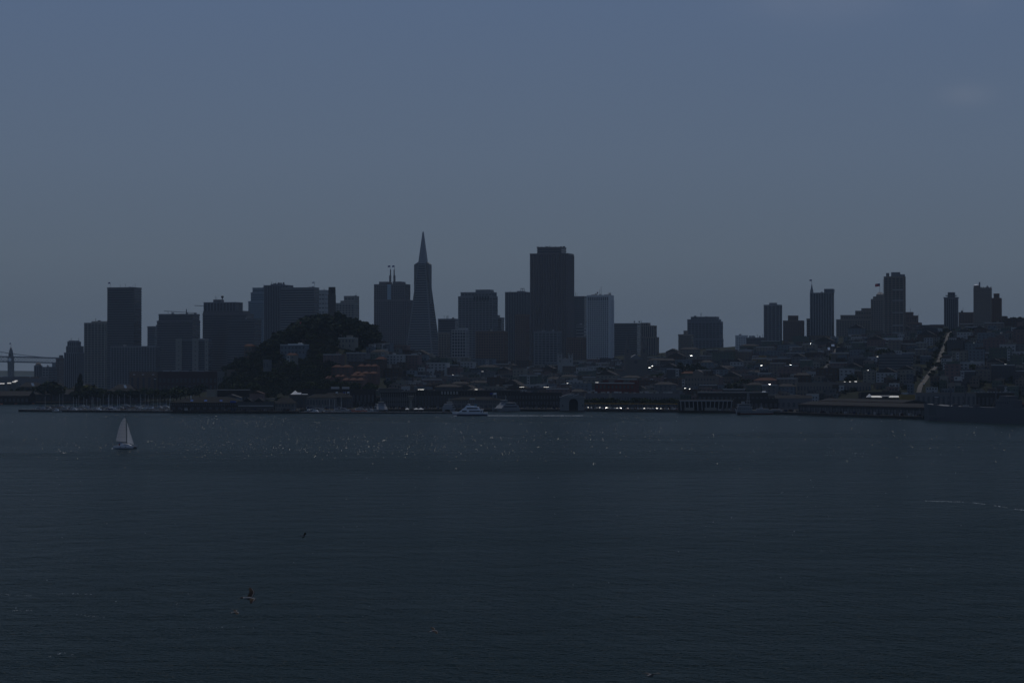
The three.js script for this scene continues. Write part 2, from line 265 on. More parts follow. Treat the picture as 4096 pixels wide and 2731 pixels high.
tower({ label: 'broad dark office tower crowned by a penthouse and round tank', pl: 808, pr: 1014, pt: 1254, d: 4080, D: 34, style: 'bands', wall: W_.dark, fh: 4, tiers: [{ pl: 810, pr: 998, pt: 1244, D: 32 }, { pl: 812, pr: 969, pt: 1209, D: 30, style: 'piers', wall: W_.slate, bay: 6 }, { pl: 850, pr: 893, pt: 1198, D: 14, style: 'plain' }], extra: (g, lx, yo) => { cyl(g, 'tank_stand', darkSteel, lx(887), yo(1198), 0, 0.8, 3); part(g, 'tank', new THREE.SphereGeometry(2.4, 14, 10), darkSteel, lx(887), yo(1198) + 4.6, 0); for (const p of [858, 864]) cyl(g, 'antenna', darkSteel, lx(p), yo(1198), 0, 0.25, p === 858 ? 7 : 4.5); } });
tower({ label: 'plain dark office block in front of the tower with the tank', name: 'office_block', cat: 'building', pl: 905, pr: 1045, pt: 1276, d: 3780, D: 30, style: 'bands', wall: W_.black, fh: 4, clutter: 3 });
tower({ label: 'apartment tower with three pale vertical strips by the waterfront', name: 'apartment_tower', cat: 'apartment block', pl: 711, pr: 846, pt: 1358, d: 3230, D: 20, style: 'bands', wall: W_.slate, fh: 3, band: 0.4, extra: (g, lx, yo, W, D) => { for (const [p, w] of [[724, 9], [793, 9], [839, 5]]) { bx(g, 'wall_strip', W_.cream, lx(p), 0, D / 2 + 0.2, w, yo(1354), 0.9); for (let k = 0; k < 24; k += 2) bx(g, 'window', glassPane, lx(p), 6 + k * 3, D / 2 + 0.66, 1.6, 1.5, 0.1); } bx(g, 'lift_house', W_.pale, lx(808), yo(1358), 0, 9, 1.5, 8); } });
tower({ label: 'pale blue glass tower stepping down at its left edge', pl: 991, pr: 1075, pt: 1205, d: 4650, D: 30, style: 'bands', wall: W_.blue, core: glassBlue, fh: 4, tiers: [{ pl: 1001, pr: 1075, pt: 1170, D: 28 }, { pl: 1008, pr: 1075, pt: 1151, D: 26 }], clutter: 2 });
tower({ label: 'tall ribbed slab tower with a crowded roof above the wooded hill', pl: 1054, pr: 1172, pt: 1141, d: 4020, D: 26, style: 'piers', wall: W_.slate, bay: 3, pier: 1.2, clutter: 0, tiers: [{ pl: 1081, pr: 1140, pt: 1136, D: 14, style: 'plain' }], extra: (g, lx, yo) => { for (let k = 0; k < 14; k++) { const p = 1083 + k * 4.2; rnd() < 0.5 ? bx(g, 'roof_plant', darkSteel, lx(p), yo(1136), rr(-4, 4), 2, rr(1, 3), 2) : cyl(g, 'antenna', darkSteel, lx(p), yo(1136), rr(-4, 4), 0.22, rr(2, 5)); } } });
tower({ label: 'wide slab tower with fine horizontal bands and a roof flag', pl: 1121, pr: 1276, pt: 1150, d: 3930, D: 24, style: 'bands', wall: W_.grey, fh: 4, band: 0.45, clutter: 3, extra: (g, lx, yo) => flagpole(g, lx(1258), yo(1150), 0, 9.5, 4, [flagWhite]) });
tower({ label: 'pale plain tower between the wide slab and the fluted hilltop tower', pl: 1270, pr: 1316, pt: 1160, d: 4420, D: 22, style: 'grid', wall: W_.pale, bay: 9, fh: 8, band: 0.8, clutter: 1 });
tower({ label: 'stepped pale tower just right of the fluted hilltop tower', pl: 1341, pr: 1436, pt: 1212, d: 4320, D: 26, style: 'grid', wall: W_.cream, bay: 6, fh: 4.2, band: 0.5, clutter: 2, tiers: [{ pl: 1361, pr: 1436, pt: 1203, D: 25 }, { pl: 1375, pr: 1436, pt: 1184, D: 24 }] });
// split-crown tower with twin spires
tower({ label: 'tower with glazed centre slot and twin flag-topped spires', name: 'twin_spire_tower', pl: 1495, pr: 1651, pt: 1200, d: 4170, D: 34, style: 'grid', wall: W_.rose, bay: 4, fh: 3.8, band: 0.5, tiers: [{ pl: 1495, pr: 1641, pt: 1137, D: 32 }], extra: (g, lx, yo, W, D) => {
  for (const s of [0, 1]) {
    bx(g, 'crown', W_.rose, lx(s ? 1596 : 1541), yo(1137), 0, 15.2, yo(1127) - yo(1137), 26);
    const sx = lx(s ? 1577 : 1560), b = yo(1127);
    bx(g, 'spire', W_.rose, sx, b, 0, 3.0, yo(1101) - b, 3); bx(g, 'spire_tip', W_.rose, sx + (s ? -0.5 : 0.5), yo(1101), 0, 1.6, yo(1078) - yo(1101), 1.6); flagpole(g, sx, yo(1078), 0, yo(1061) - yo(1078), 4.2, [flagBlue]);
  }
  for (let k = 0; k < 7; k++) bx(g, 'glass_panel', M('slot_glazing', 0.30, 0.38, 0.42, 0.35), lx(1567.5), yo(1198) + k * 3.75, 16.2, 6.4, 3.2, 0.6);
  for (let k = 0; k < 8; k++) bx(g, 'bridge_beam', steel, lx(1567.5), yo(1198) + k * 3.75 - 0.45, 16.3, 6.6, 0.4, 0.6);
} });
// the white pyramid
{
  const d = 3930, cx = X(1692, d), gy = gnd(cx, -d) - 1, H = Y(925, d) - gy, S = 55, g = thing('pyramid_tower', 'tall white pyramid skyscraper tapering to a needle spire', 'tower', cx, gy, -d, GRID);
  towerSpots.push([cx, -d, 42, 42]);
  const at = (y) => S * (1 - y / (H + 7)), wingY = Y(1053, d) - gy, quartz = M('white_quartz', 0.195, 0.19, 0.183, 0.85);
  const ring = (s) => [[-s / 2, s / 2], [s / 2, s / 2], [s / 2, -s / 2], [-s / 2, -s / 2]];
  const frus = (y0, y1, add) => { const a = at(y0) + add, b = Math.max(0.25, at(y1) + add); return new GB().prism(ring(a).map(([x, z]) => [x, y0, z]), ring(b).map(([x, z]) => [x, y1, z])).build(); };
  part(g, 'core', frus(0, wingY, -0.9), glass);
  part(g, 'spire', frus(wingY - 0.5, H - 1.2, 0), M('spire_aluminium', 0.22, 0.22, 0.23, 0.6));
  bx(g, 'spire_lamp', steel, 0, H - 1.6, 0, 0.9, 1.6, 0.9);
  const n = 47, f = (wingY - 6) / n; for (let k = 0; k < n; k++) part(g, 'floor_band', frus(6 + k * f, 6 + k * f + f * 0.5, 0.25), quartz);
  part(g, 'base_band', frus(0, 6, 0.3), quartz);
  for (const sx of [-1, 1]) for (const sz of [-1, 1]) { // corner ribs
    const a = at(0) / 2, b = at(wingY) / 2, w = 1.0, r = (s, y) => [[s * sx - w, y, s * sz + w], [s * sx + w, y, s * sz + w], [s * sx + w, y, s * sz - w], [s * sx - w, y, s * sz - w]];
    part(g, 'corner_rib', new GB().prism(r(a - 0.6, 0), r(b - 0.6, wingY)).build(), quartz);
  }
  const wy0 = Y(1200, d) - gy - 20, hw = 14.5;               // the two side wings
  for (const s of [-1, 1]) {
    const xi = at(wingY) / 2 - 1, xo = s > 0 ? hw - 1.2 : hw - 0.2, xo0 = Math.max(xo, at(wy0) / 2 - 2);
    const q = (x0, x1, y, zz) => s > 0 ? [[x0, y, zz], [x1, y, zz], [x1, y, -zz], [x0, y, -zz]] : [[-x1, y, zz], [-x0, y, zz], [-x0, y, -zz], [-x1, y, -zz]];
    part(g, 'wing', new GB().prism(q(2, xo, wy0, 4.4), q(2, xo, wingY - 2.2, 4.4)).build(), quartz);
    part(g, 'wing_roof', new GB().prism(q(2, xo, wingY - 2.2, 4.4), q(2, xi + 0.6, wingY + 3.0, 4.0)).build(), quartz);
  }
}
tower({ label: 'low dark office block just right of the pyramid', name: 'office_block', cat: 'building', pl: 1751, pr: 1840, pt: 1275, d: 4320, D: 30, style: 'bands', wall: W_.slate, clutter: 6 });
tower({ label: 'grey tower with stepped shoulders and a window grid, right of pyramid', pl: 1832, pr: 1991, pt: 1185, d: 4120, D: 30, style: 'grid', wall: W_.grey, bay: 6, fh: 4, band: 0.5, tiers: [{ pl: 1842, pr: 1987, pt: 1169, D: 28 }, { pl: 1902, pr: 1975, pt: 1159, D: 22, style: 'plain' }], extra: (g, lx, yo, W, D) => { for (let k = 0; k < 6; k++) bx(g, 'tall_window', glass, lx(1908 + k * 11), yo(1202), D / 2 + 0.35, 2.6, 7.5, 0.5); } });
tower({ label: 'low grey block between the stepped tower and the striped tower', name: 'office_block', cat: 'building', pl: 1985, pr: 2018, pt: 1270, d: 4180, D: 20, style: 'bands', wall: W_.grey, tiers: [{ pl: 1985, pr: 2000, pt: 1260, D: 14 }] });
tower({ label: 'dark tower with white vertical stripes and a roof frame', pl: 2020, pr: 2122, pt: 1168, d: 4400, D: 26, style: 'piers', wall: W_.grey, core: glass, bay: 3.2, pier: 0.9, tiers: [{ pl: 2068, pr: 2102, pt: 1164, D: 14, style: 'plain', wall: W_.dark }], extra: (g, lx, yo) => { for (const p of [2083, 2090, 2097]) cyl(g, 'frame_post', darkSteel, lx(p), yo(1164), 0, 0.35, 4.6); for (const y of [1157, 1154]) bx(g, 'frame_rail', darkSteel, lx(2090), yo(y), 0, 7.4, 0.5, 0.6); cyl(g, 'antenna', darkSteel, lx(2041), yo(1168), 0, 0.25, 3); } });
// the dark double-tiered giant with sawtooth bays
{
  const g = tower({ label: 'massive dark granite skyscraper with a narrower top tier', name: 'granite_tower', pl: 2119, pr: 2296, pt: 1015, d: 4230, D: 42, style: 'bands', wall: granite, core: glass, fh: 3.9, band: 0.42, tiers: [{ pl: 2148, pr: 2266, pt: 989, D: 34 }], extra: (g2, lx, yo, W, D) => {
    const bay = new GB().prism([[-1.9, 0, 0], [0, 0, 1.5], [1.9, 0, 0], [0, 0, -0.6]], [[-1.9, 1, 0], [0, 1, 1.5], [1.9, 1, 0], [0, 1, -0.6]]).build(), n = 15, h = yo(1015) - 3;
    for (let k = 0; k < n; k++) part(g2, 'bay_rib', bay, granite, -W / 2 + (k + 0.5) * W / n, 0, D / 2 - 0.1, 1, h, 1);
    for (let k = 0; k < 8; k++) part(g2, 'bay_rib', bay, granite, W / 2 - 0.1, 0, -D / 2 + (k + 0.5) * D / 8, 1, h, 1, Math.PI / 2);
    for (let k = 0; k < 16; k++) { const p = 2152 + rnd() * 108, y = yo(989); k % 2 ? cyl(g2, 'antenna', darkSteel, lx(p), y, rr(-8, 8), 0.25, rr(1.5, 4)) : bx(g2, 'roof_plant', darkSteel, lx(p), y, rr(-8, 8), rr(2, 5), rr(0.8, 2), 3); }
  } });
}
tower({ label: 'flat dark tower wedged between the granite giant and white tower', pl: 2290, pr: 2352, pt: 1185, d: 4520, D: 26, style: 'bands', wall: W_.dark, clutter: 1, extra: (g, lx, yo) => cyl(g, 'antenna', darkSteel, lx(2303), yo(1185), 0, 0.3, 8) });
// the white tower with square punched windows
{
  const d = 3900, D = 33, f = fit(2347, 2456, d, D), W = f.W, gy = gnd(f.cx, -d) - 2, g = thing('white_grid_tower', 'bright white tower with a grid of square dark windows', 'tower', f.cx, gy, -d, GRID), top = Y(1181, d) - gy, white = M('white_tower_precast', 0.50, 0.495, 0.485, 0.85);
  towerSpots.push([f.cx, -d, W / 2 + 12, D / 2 + 12]);
  const cols = 11, rows = 27, left = -W / 2 + 0.9, cw = (W - 1.8) / cols, y0 = top - 9.5, fh = 3.42;
  bx(g, 'wall', white, 0, 0, -0.45, W, top, D - 0.9);
  for (let c = 0; c <= cols; c++) bx(g, 'pier', white, left + c * cw, 0, D / 2 - 0.45, c % cols ? 1.15 : 1.8, top, 0.9);
  for (let r = 0; r <= rows; r++) bx(g, 'spandrel', white, 0, y0 - r * fh - 1.25, D / 2 - 0.5, W - 0.1, 1.25, 0.8);
  bx(g, 'top_spandrel', white, 0, top - 3, D / 2 - 0.5, W - 0.1, 3, 0.8);
  for (let r = 0; r < rows; r++) for (let c = 0; c < cols; c++) bx(g, 'window', glassPane, left + (c + 0.5) * cw, y0 - (r + 1) * fh, D / 2 - 0.86, cw - 1.1, fh - 1.2, 0.1);
  for (let c = 0; c < cols; c++) bx(g, 'tall_window', glassPane, left + (c + 0.5) * cw, y0 + 0.05, D / 2 - 0.86, cw - 1.1, 6.2, 0.1);
  bx(g, 'side_shaft', white, W / 2 + 0.5, 0, -8, 1.4, Y(1200, d) - gy, 12);
  for (const [p, w, h] of [[2373, 6, 1.6], [2383, 3, 3.4], [2400, 4, 2.2], [2425, 8, 1.6], [2437, 3, 4]]) bx(g, 'roof_plant', concrete, (X(p, d) - f.cx) / Math.cos(GRID), top, -4, w, h, 6);
  part(g, 'dish', new THREE.SphereGeometry(1.3, 12, 8), darkSteel, (X(2388, d) - f.cx), top + 4.6, -4);
  for (const [p, h] of [[2397, 10], [2403, 15]]) cyl(g, 'antenna', darkSteel, (X(p, d) - f.cx), top, -4, 0.22, h);
}
tower({ label: 'brown brick tower before the striped tower', name: 'brick_tower', pl: 2060, pr: 2118, pt: 1257, d: 3900, D: 20, style: 'grid', wall: W_.brown, bay: 3.2, fh: 3.6, clutter: 1 });
tower({ label: 'grey gridded office block at the foot of the granite giant', name: 'office_block', cat: 'building', pl: 2136, pr: 2246, pt: 1325, d: 3800, D: 24, style: 'grid', wall: W_.grey, bay: 6, fh: 3.7, band: 0.4, clutter: 3 });
tower({ label: 'brown brick block left of the white tower base', name: 'brick_block', cat: 'building', pl: 2265, pr: 2346, pt: 1350, d: 3680, D: 22, style: 'grid', wall: W_.brown, bay: 4, fh: 3.5, clutter: 1 });
tower({ label: 'banded grey block peeking over the brown brick block', name: 'office_block', cat: 'building', pl: 2305, pr: 2348, pt: 1298, d: 4050, D: 20, style: 'bands', wall: W_.grey, fh: 5.5, clutter: 1 });
tower({ label: 'white gridded mid-rise in front of the stepped-shoulder tower', name: 'mid_rise', cat: 'building', pl: 1806, pr: 1877, pt: 1318, d: 3480, D: 18, style: 'grid', wall: W_.pale, bay: 4, fh: 4.4, band: 0.28, pier: 0.9, tiers: [{ pl: 1832, pr: 1872, pt: 1311, D: 14, style: 'plain' }] });
tower({ label: 'wide dark brick box below the stepped-shoulder tower', name: 'brick_block', cat: 'building', pl: 1902, pr: 2032, pt: 1324, d: 3620, D: 24, style: 'grid', wall: W_.brown, bay: 4, fh: 4, band: 0.5, clutter: 2 });
tower({ label: 'pale rounded apartment block just right of the pyramid base', name: 'apartment_block', cat: 'building', pl: 1752, pr: 1800, pt: 1330, d: 3560, D: 16, style: 'grid', wall: W_.tan, bay: 5, fh: 3.4 });
tower({ label: 'dark box office tower with two roof dishes right of white tower', pl: 2450, pr: 2565, pt: 1293, d: 4100, D: 30, style: 'bands', wall: W_.black, fh: 4, extra: (g, lx, yo) => { for (const p of [2538, 2557]) { cyl(g, 'dish_stand', steel, lx(p), yo(1293), 0, 0.4, 2); part(g, 'dish', new THREE.SphereGeometry(1.6, 12, 8), steel, lx(p), yo(1293) + 3, 0); } cyl(g, 'antenna', darkSteel, lx(2565), yo(1293), 0, 0.3, 5); } });
tower({ label: 'beige ribbed tower stepping down to the open sky gap', pl: 2563, pr: 2637, pt: 1348, d: 3900, D: 22, style: 'piers', wall: W_.tan, bay: 4, pier: 1.8, tiers: [{ pl: 2563, pr: 2628, pt: 1302, D: 20 }, { pl: 2563, pr: 2603, pt: 1291, D: 18 }] });
tower({ label: 'balconied apartment tower left of the broad round-shouldered tower', name: 'apartment_tower', cat: 'apartment block', pl: 2713, pr: 2776, pt: 1337, d: 3620, D: 17, style: 'bands', wall: W_.tan, fh: 3, band: 0.5, tiers: [{ pl: 2735, pr: 2752, pt: 1322, D: 8, style: 'plain' }] });
tower({ label: 'broad grey tower with chamfered shoulders standing alone in sky', pl: 2750, pr: 2895, pt: 1355, d: 4020, D: 28, style: 'grid', wall: W_.slate, bay: 6, fh: 3.8, band: 0.45, tiers: [{ pl: 2750, pr: 2893, pt: 1286, D: 27 }, { pl: 2750, pr: 2886, pt: 1277, D: 26 }, { pl: 2764, pr: 2878, pt: 1267, D: 24 }], clutter: 4 });
tower({ label: 'white flat-roofed apartment block with square windows in skyline gap', name: 'apartment_block', cat: 'apartment block', pl: 2942, pr: 2992, pt: 1341, d: 3700, D: 14, style: 'grid', wall: W_.white, bay: 4.5, fh: 3.6, band: 0.55, pier: 2, clutter: 2 });
tower({ label: 'long dark apartment block beside the white flat-roofed one', name: 'apartment_block', cat: 'apartment block', pl: 2985, pr: 3064, pt: 1350, d: 3650, D: 16, style: 'bands', wall: W_.dark, fh: 3.3, clutter: 6 });
tower({ label: 'apartment tower with a small penthouse, leftmost on the ridge', name: 'apartment_tower', cat: 'apartment block', pl: 3056, pr: 3130, pt: 1219, d: 3760, D: 20, style: 'grid', wall: W_.grey, bay: 7, fh: 3.1, band: 0.42, tiers: [{ pl: 3078, pr: 3110, pt: 1211, D: 9, style: 'plain' }] });
tower({ label: 'lower brown tower with a raised centre on the ridge', name: 'brick_tower', pl: 3133, pr: 3219, pt: 1282, d: 3900, D: 22, style: 'grid', wall: W_.brown, bay: 4, fh: 3.6, tiers: [{ pl: 3153, pr: 3195, pt: 1262, D: 14 }] });
tower({ label: 'narrow pale side wing left of the spired hotel tower', name: 'side_tower', pl: 3227, pr: 3250, pt: 1274, d: 3960, D: 16, style: 'bands', wall: W_.tan });
tower({ label: 'ridge hotel tower with a corner spire and flag', name: 'hotel_tower', pl: 3241, pr: 3338, pt: 1171, d: 3900, D: 24, style: 'piers', wall: W_.grey, core: glass, bay: 4.4, pier: 1.9, extra: (g, lx, yo, W, D) => {
  bx(g, 'lift_tower', W_.slate, lx(3318), yo(1171), 0, 14.5, yo(1156) - yo(1171), 18); bx(g, 'turret', W_.grey, lx(3250), yo(1171), 0, 4.6, yo(1159) - yo(1171), 4.6); part(g, 'spire', UCONE, W_.slate, lx(3250), yo(1159) + 4.4, 0, 4.2, 8.8, 4.2); flagpole(g, lx(3250), yo(1140), 0, yo(1117) - yo(1140), 3.6, [flagBlue]); bx(g, 'roof_plant', steel, lx(3289), yo(1171), 0, 3, 1.6, 3); } });
tower({ label: 'long stepped tan hotel block rising to the right along ridge', name: 'stepped_hotel', cat: 'building', pl: 3346, pr: 3545, pt: 1277, d: 3880, D: 26, style: 'grid', wall: W_.tan, bay: 4.2, fh: 3.4, band: 0.5, tiers: [{ pl: 3363, pr: 3545, pt: 1260, D: 24 }, { pl: 3421, pr: 3545, pt: 1243, D: 22 }, { pl: 3445, pr: 3540, pt: 1233, D: 20 }] });
tower({ label: 'domed tan hotel tower flying a large striped flag', name: 'domed_tower', pl: 3485, pr: 3542, pt: 1196, d: 3840, D: 20, style: 'grid', wall: W_.tan, bay: 4, fh: 3.4, tiers: [{ pl: 3494, pr: 3540, pt: 1186, D: 16 }, { pl: 3506, pr: 3538, pt: 1178, D: 12, style: 'plain' }], extra: (g, lx, yo) => { part(g, 'cupola', UHIP, W_.slate, lx(3522), yo(1178), 0, 11, 4, 10); flagpole(g, lx(3521), yo(1172), 0, yo(1133) - yo(1172), 7.5, [flagRed, flagBlue]); } });
// tall balconied apartment tower
tower({ label: 'tallest ridge apartment tower with balcony edge and twin roof turrets', name: 'balcony_tower', cat: 'apartment block', pl: 3537, pr: 3625, pt: 1106, d: 3420, D: 22, style: 'grid', wall: W_.tan, bay: 6, fh: 3.1, band: 0.34, pier: 1.6, extra: (g, lx, yo, W, D) => {
  const top = yo(1106); for (let y = 10; y < top - 4; y += 3.1) bx(g, 'balcony', W_.pale, -W / 2 - 0.6, y, D / 2 - 3, 1.8, 0.9, 4);
  for (const py of [1162, 1204, 1253, 1304, 1333]) bx(g, 'pale_band', W_.pale, lx(3596), yo(py), D / 2 + 0.25, 15, 1.4, 0.5);
  cyl(g, 'turret', W_.slate, lx(3554), top, 0, 2.3, 5.2); bx(g, 'penthouse', W_.slate, lx(3585), top, 0, 12, 5.4, 10); bx(g, 'penthouse', W_.slate, lx(3610), top, 0, 7, 3, 9); for (let k = 0; k < 6; k++) bx(g, 'crown_block', W_.slate, lx(3571 + k * 5.6), top + 5.4, 0, 1, 0.9, 8); } });
tower({ label: 'white-banded parking podium at the foot of the balconied tower', name: 'parking_podium', cat: 'building', pl: 3507, pr: 3632, pt: 1352, d: 3240, D: 22, style: 'bands', wall: W_.white, fh: 3.2, band: 0.4 });
tower({ label: 'stepped brown block right of the balconied ridge tower', name: 'stepped_block', cat: 'building', pl: 3618, pr: 3690, pt: 1290, d: 3720, D: 20, style: 'grid', wall: W_.brown, bay: 4, fh: 3.4, tiers: [{ pl: 3618, pr: 3676, pt: 1262, D: 18 }, { pl: 3620, pr: 3657, pt: 1248, D: 16 }], extra: (g, lx, yo) => { cyl(g, 'antenna', darkSteel, lx(3644), yo(1248), 0, 0.22, 6); cyl(g, 'antenna', darkSteel, lx(3674), yo(1262), 0, 0.22, 3); } });
tower({ label: 'slim dark tower with an overhanging roof rim above lit street', name: 'slim_tower', pl: 3778, pr: 3836, pt: 1192, d: 3520, D: 17, style: 'piers', wall: W_.slate, bay: 3, pier: 1.1, tiers: [{ pl: 3793, pr: 3823, pt: 1169, D: 10 }], extra: (g, lx, yo, W, D) => { bx(g, 'roof_rim', W_.slate, 0, yo(1192) - 0.4, 0, W + 1.4, 1.6, D + 1.4); bx(g, 'roof_rim', W_.slate, 0, yo(1184), 0, W - 4, 1.2, D - 4); } });
tower({ label: 'low pale block between the slim tower and turreted tower', name: 'low_block', cat: 'building', pl: 3837, pr: 3900, pt: 1249, d: 3480, D: 16, style: 'grid', wall: W_.brown, bay: 4, fh: 3.4, clutter: 3 });
tower({ label: 'turreted old apartment tower with a white turret cap at right', name: 'turret_tower', cat: 'apartment block', pl: 3896, pr: 3970, pt: 1152, d: 3300, D: 19, style: 'grid', wall: W_.tan, bay: 3.2, fh: 3.3, band: 0.55, pier: 1.7, extra: (g, lx, yo, W, D) => { const t = yo(1152); bx(g, 'turret', W_.tan, lx(3909), t, 0, 6.6, 3.4, 7); part(g, 'turret_cap', UDOME, whitePaint, lx(3909), t + 3.4, 0, 7.6, 3.4, 7.6); cyl(g, 'chimney', W_.slate, lx(3922), t, 2, 1.1, yo(1128) - t); for (let k = 0; k < 5; k++) bx(g, 'crenel', W_.tan, lx(3930 + k * 9), t, D / 2 - 1, 1.8, 1.3, 1.5); cyl(g, 'finial', W_.slate, lx(3951), t, 0, 0.8, 3.4); } });
tower({ label: 'stepped brown block against the trees at the far right ridge', name: 'stepped_block', cat: 'building', pl: 3970, pr: 4010, pt: 1192, d: 3330, D: 15, style: 'grid', wall: W_.brown, bay: 3.4, fh: 3.3, tiers: [{ pl: 3977, pr: 4001, pt: 1174, D: 10 }] });
tower({ label: 'large dark windowless-looking apartment box left of the lit street', name: 'dark_apartment_box', cat: 'apartment block', pl: 3515, pr: 3655, pt: 1418, d: 2720, D: 20, style: 'bands', wall: W_.black, fh: 3.1, band: 0.5, clutter: 2 });
// the fluted hilltop tower
{
  const d = 3080, cx = X(1327, d), gy = gnd(cx, -d) - 2, g = thing('fluted_tower', 'fluted concrete tower with an arched crown on the wooded hill', 'tower', cx, gy, -d), top = Y(1148, d) - gy, wall = M('fluted_concrete', 0.115, 0.105, 0.097, 0.9);
  towerSpots.push([cx, -d, 14, 14]);
  const pts = [[5.1, 0], [4.9, 8], [4.65, top - 11], [4.55, top - 9.5]].map(([r, y]) => new THREE.Vector2(r, y));
  part(g, 'shaft', new THREE.LatheGeometry(pts, 24), wall);
  for (let k = 0; k < 20; k++) { const a = k / 20 * Math.PI * 2; part(g, 'flute', UCYL, wall, Math.sin(a) * 4.62, (top - 10) / 2, Math.cos(a) * 4.62, 0.75, top - 10, 0.75); }
  cyl(g, 'gallery_floor', wall, 0, top - 9.8, 0, 4.75, 1.2); cyl(g, 'gallery_core', darkSteel, 0, top - 8.6, 0, 3.2, 7.5);
  for (let k = 0; k < 12; k++) { const a = k / 12 * Math.PI * 2; bx(g, 'gallery_pier', wall, Math.sin(a) * 4.1, top - 8.6, Math.cos(a) * 4.1, 1.15, 5.4, 1.0, a); }
  cyl(g, 'gallery_rim', wall, 0, top - 3.2, 0, 4.6, 3.2);
  bx(g, 'base_block', wall, 0, 0, 0, 15, 7, 15);
}
// bell tower on the waterfront, far left
{
  const d = 4230, cx = X(41.5, d), gy = 3, g = thing('clock_tower', 'slender tapering clock tower before the long bridge', 'tower', cx, gy, -d, GRID), st = W_.grey, yo = (py) => Y(py, d) - gy;
  bx(g, 'shaft', st, 0, 0, 0, 8.6, yo(1452), 8.6); bx(g, 'cornice', st, 0, yo(1452), 0, 9.6, 1.4, 9.6); bx(g, 'clock_stage', st, 0, yo(1452) + 1.4, 0, 8.4, yo(1424) - yo(1452) - 1.4, 8.4);
  part(g, 'clock_face', new THREE.CylinderGeometry(2.9, 2.9, 0.4, 24).rotateX(Math.PI / 2), whitePaint, 0, yo(1438), 4.35);
  bx(g, 'belfry', st, 0, yo(1424), 0, 6.2, yo(1410) - yo(1424), 6.2); for (const s of [-1, 0, 1]) bx(g, 'belfry_arch', glassPane, s * 1.7, yo(1423), 3.1, 1.0, 3.6, 0.2);
  bx(g, 'upper_stage', st, 0, yo(1410), 0, 4.6, yo(1400) - yo(1410), 4.6); bx(g, 'lantern', st, 0, yo(1400), 0, 3, yo(1393) - yo(1400), 3); part(g, 'lantern_cap', UPYR, st, 0, yo(1389.5), 0, 3, 3, 3); flagpole(g, 0, yo(1387), 0, 7, 3, [flagBlue]);
  const hall = thing('ferry_hall', 'long low grey hall under the slender clock tower', 'building', X(-60, d + 14), 2, -d - 14, GRID); bx(hall, 'wall', W_.slate, 0, 0, 0, 190, 14, 28); part(hall, 'roof', UGABLE, W_.slate, 0, 14, 0, 190, 4, 28); for (let k = 0; k < 26; k++) bx(hall, 'arch_window', glassPane, -90 + k * 7.2, 5, 14.06, 3.6, 6, 0.12);
}
// double-deck bridge
{
  const d = 5250, g = thing('suspension_bridge', 'grey double-deck suspension bridge crossing behind the clock tower', 'bridge', X(90, d), 0, -d), lx = (p) => X(p, d) - X(90, d), pa = -420, pb = 252, m = M('bridge_steel', 0.16, 0.17, 0.18, 0.7), yT = (p) => Y(mix(1426, 1432, (p - 0) / 250), d), yB = (p) => yT(p) - 11;
  const beam = (name, p0, y0, p1, y1, w, z, parent = g) => { const x0 = lx(p0), x1 = lx(p1), L = Math.hypot(x1 - x0, y1 - y0); return part(parent, name, UNIT, m, (x0 + x1) / 2, (y0 + y1) / 2, z, L, w, w, 0, 0, Math.atan2(y1 - y0, x1 - x0)); };
  for (const s of [-9, 9]) { beam('top_chord', pa, yT(pa), pb, yT(pb), 2.6, s); beam('bottom_chord', pa, yB(pa), pb, yB(pb), 2.6, s); }
  part(g, 'upper_deck', UNIT, m, lx((pa + pb) / 2), (yT(pa) + yT(pb)) / 2 - 0.4, 0, lx(pb) - lx(pa), 0.8, 17, 0, 0, Math.atan2(yT(pb) - yT(pa), lx(pb) - lx(pa))); part(g, 'lower_deck', UNIT, m, lx((pa + pb) / 2), (yB(pa) + yB(pb)) / 2 + 0.3, 0, lx(pb) - lx(pa), 0.8, 17, 0, 0, Math.atan2(yB(pb) - yB(pa), lx(pb) - lx(pa)));
  for (let p = -126, k = 0; p < pb - 14; p += 14, k++) { const u = k % 2; beam('brace', p, u ? yB(p) : yT(p), p + 14, u ? yT(p + 14) : yB(p + 14), 0.8, 9); beam('brace', p, u ? yT(p) : yB(p), p + 14, u ? yB(p + 14) : yT(p + 14), 0.8, 9); beam('brace', p, yB(p), p, yT(p), 0.7, 9); }
  const cy = (p) => yT(p) + Math.max(0, (180 - p)) ** 1.35 * 0.0085 + 0.8;
  for (const s of [-9, 9]) { for (let p = -120; p < 180; p += 20) beam('cable', p, cy(p), p + 20, cy(p + 20), 0.9, s); }
  for (let p = -118; p < 150; p += 18) beam('hanger', p, yT(p), p, cy(p), 0.35, 9);
  for (const p of [-330, 215]) { for (const s of [-9, 9]) bx(g, 'bridge_leg', m, lx(p), -2, s, 6, yB(p) + 2, 4); }
}
{ // dark shed row closing the view under the bridge
  const d = 3900, g = thing('terminal_row', 'dark low terminal row at the foot of the clock tower', 'building', X(30, d), 2, -d, 0); bx(g, 'wall', W_.dark, 0, 0, 0, 130, Y(1512, d) - 2, 16); for (let k = 0; k < 9; k++) { const w = rr(8, 16); bx(g, 'upper_block', pick([W_.dark, W_.slate, W_.brown]), -58 + k * 14.5, Y(1512, d) - 2, rr(-4, 4), w, rr(0.8, 3.2), 9); } for (let k = 0; k < 20; k++) bx(g, 'window', glassPane, -60 + k * 6.3, 9, 8.05, 3, 5, 0.1);
}
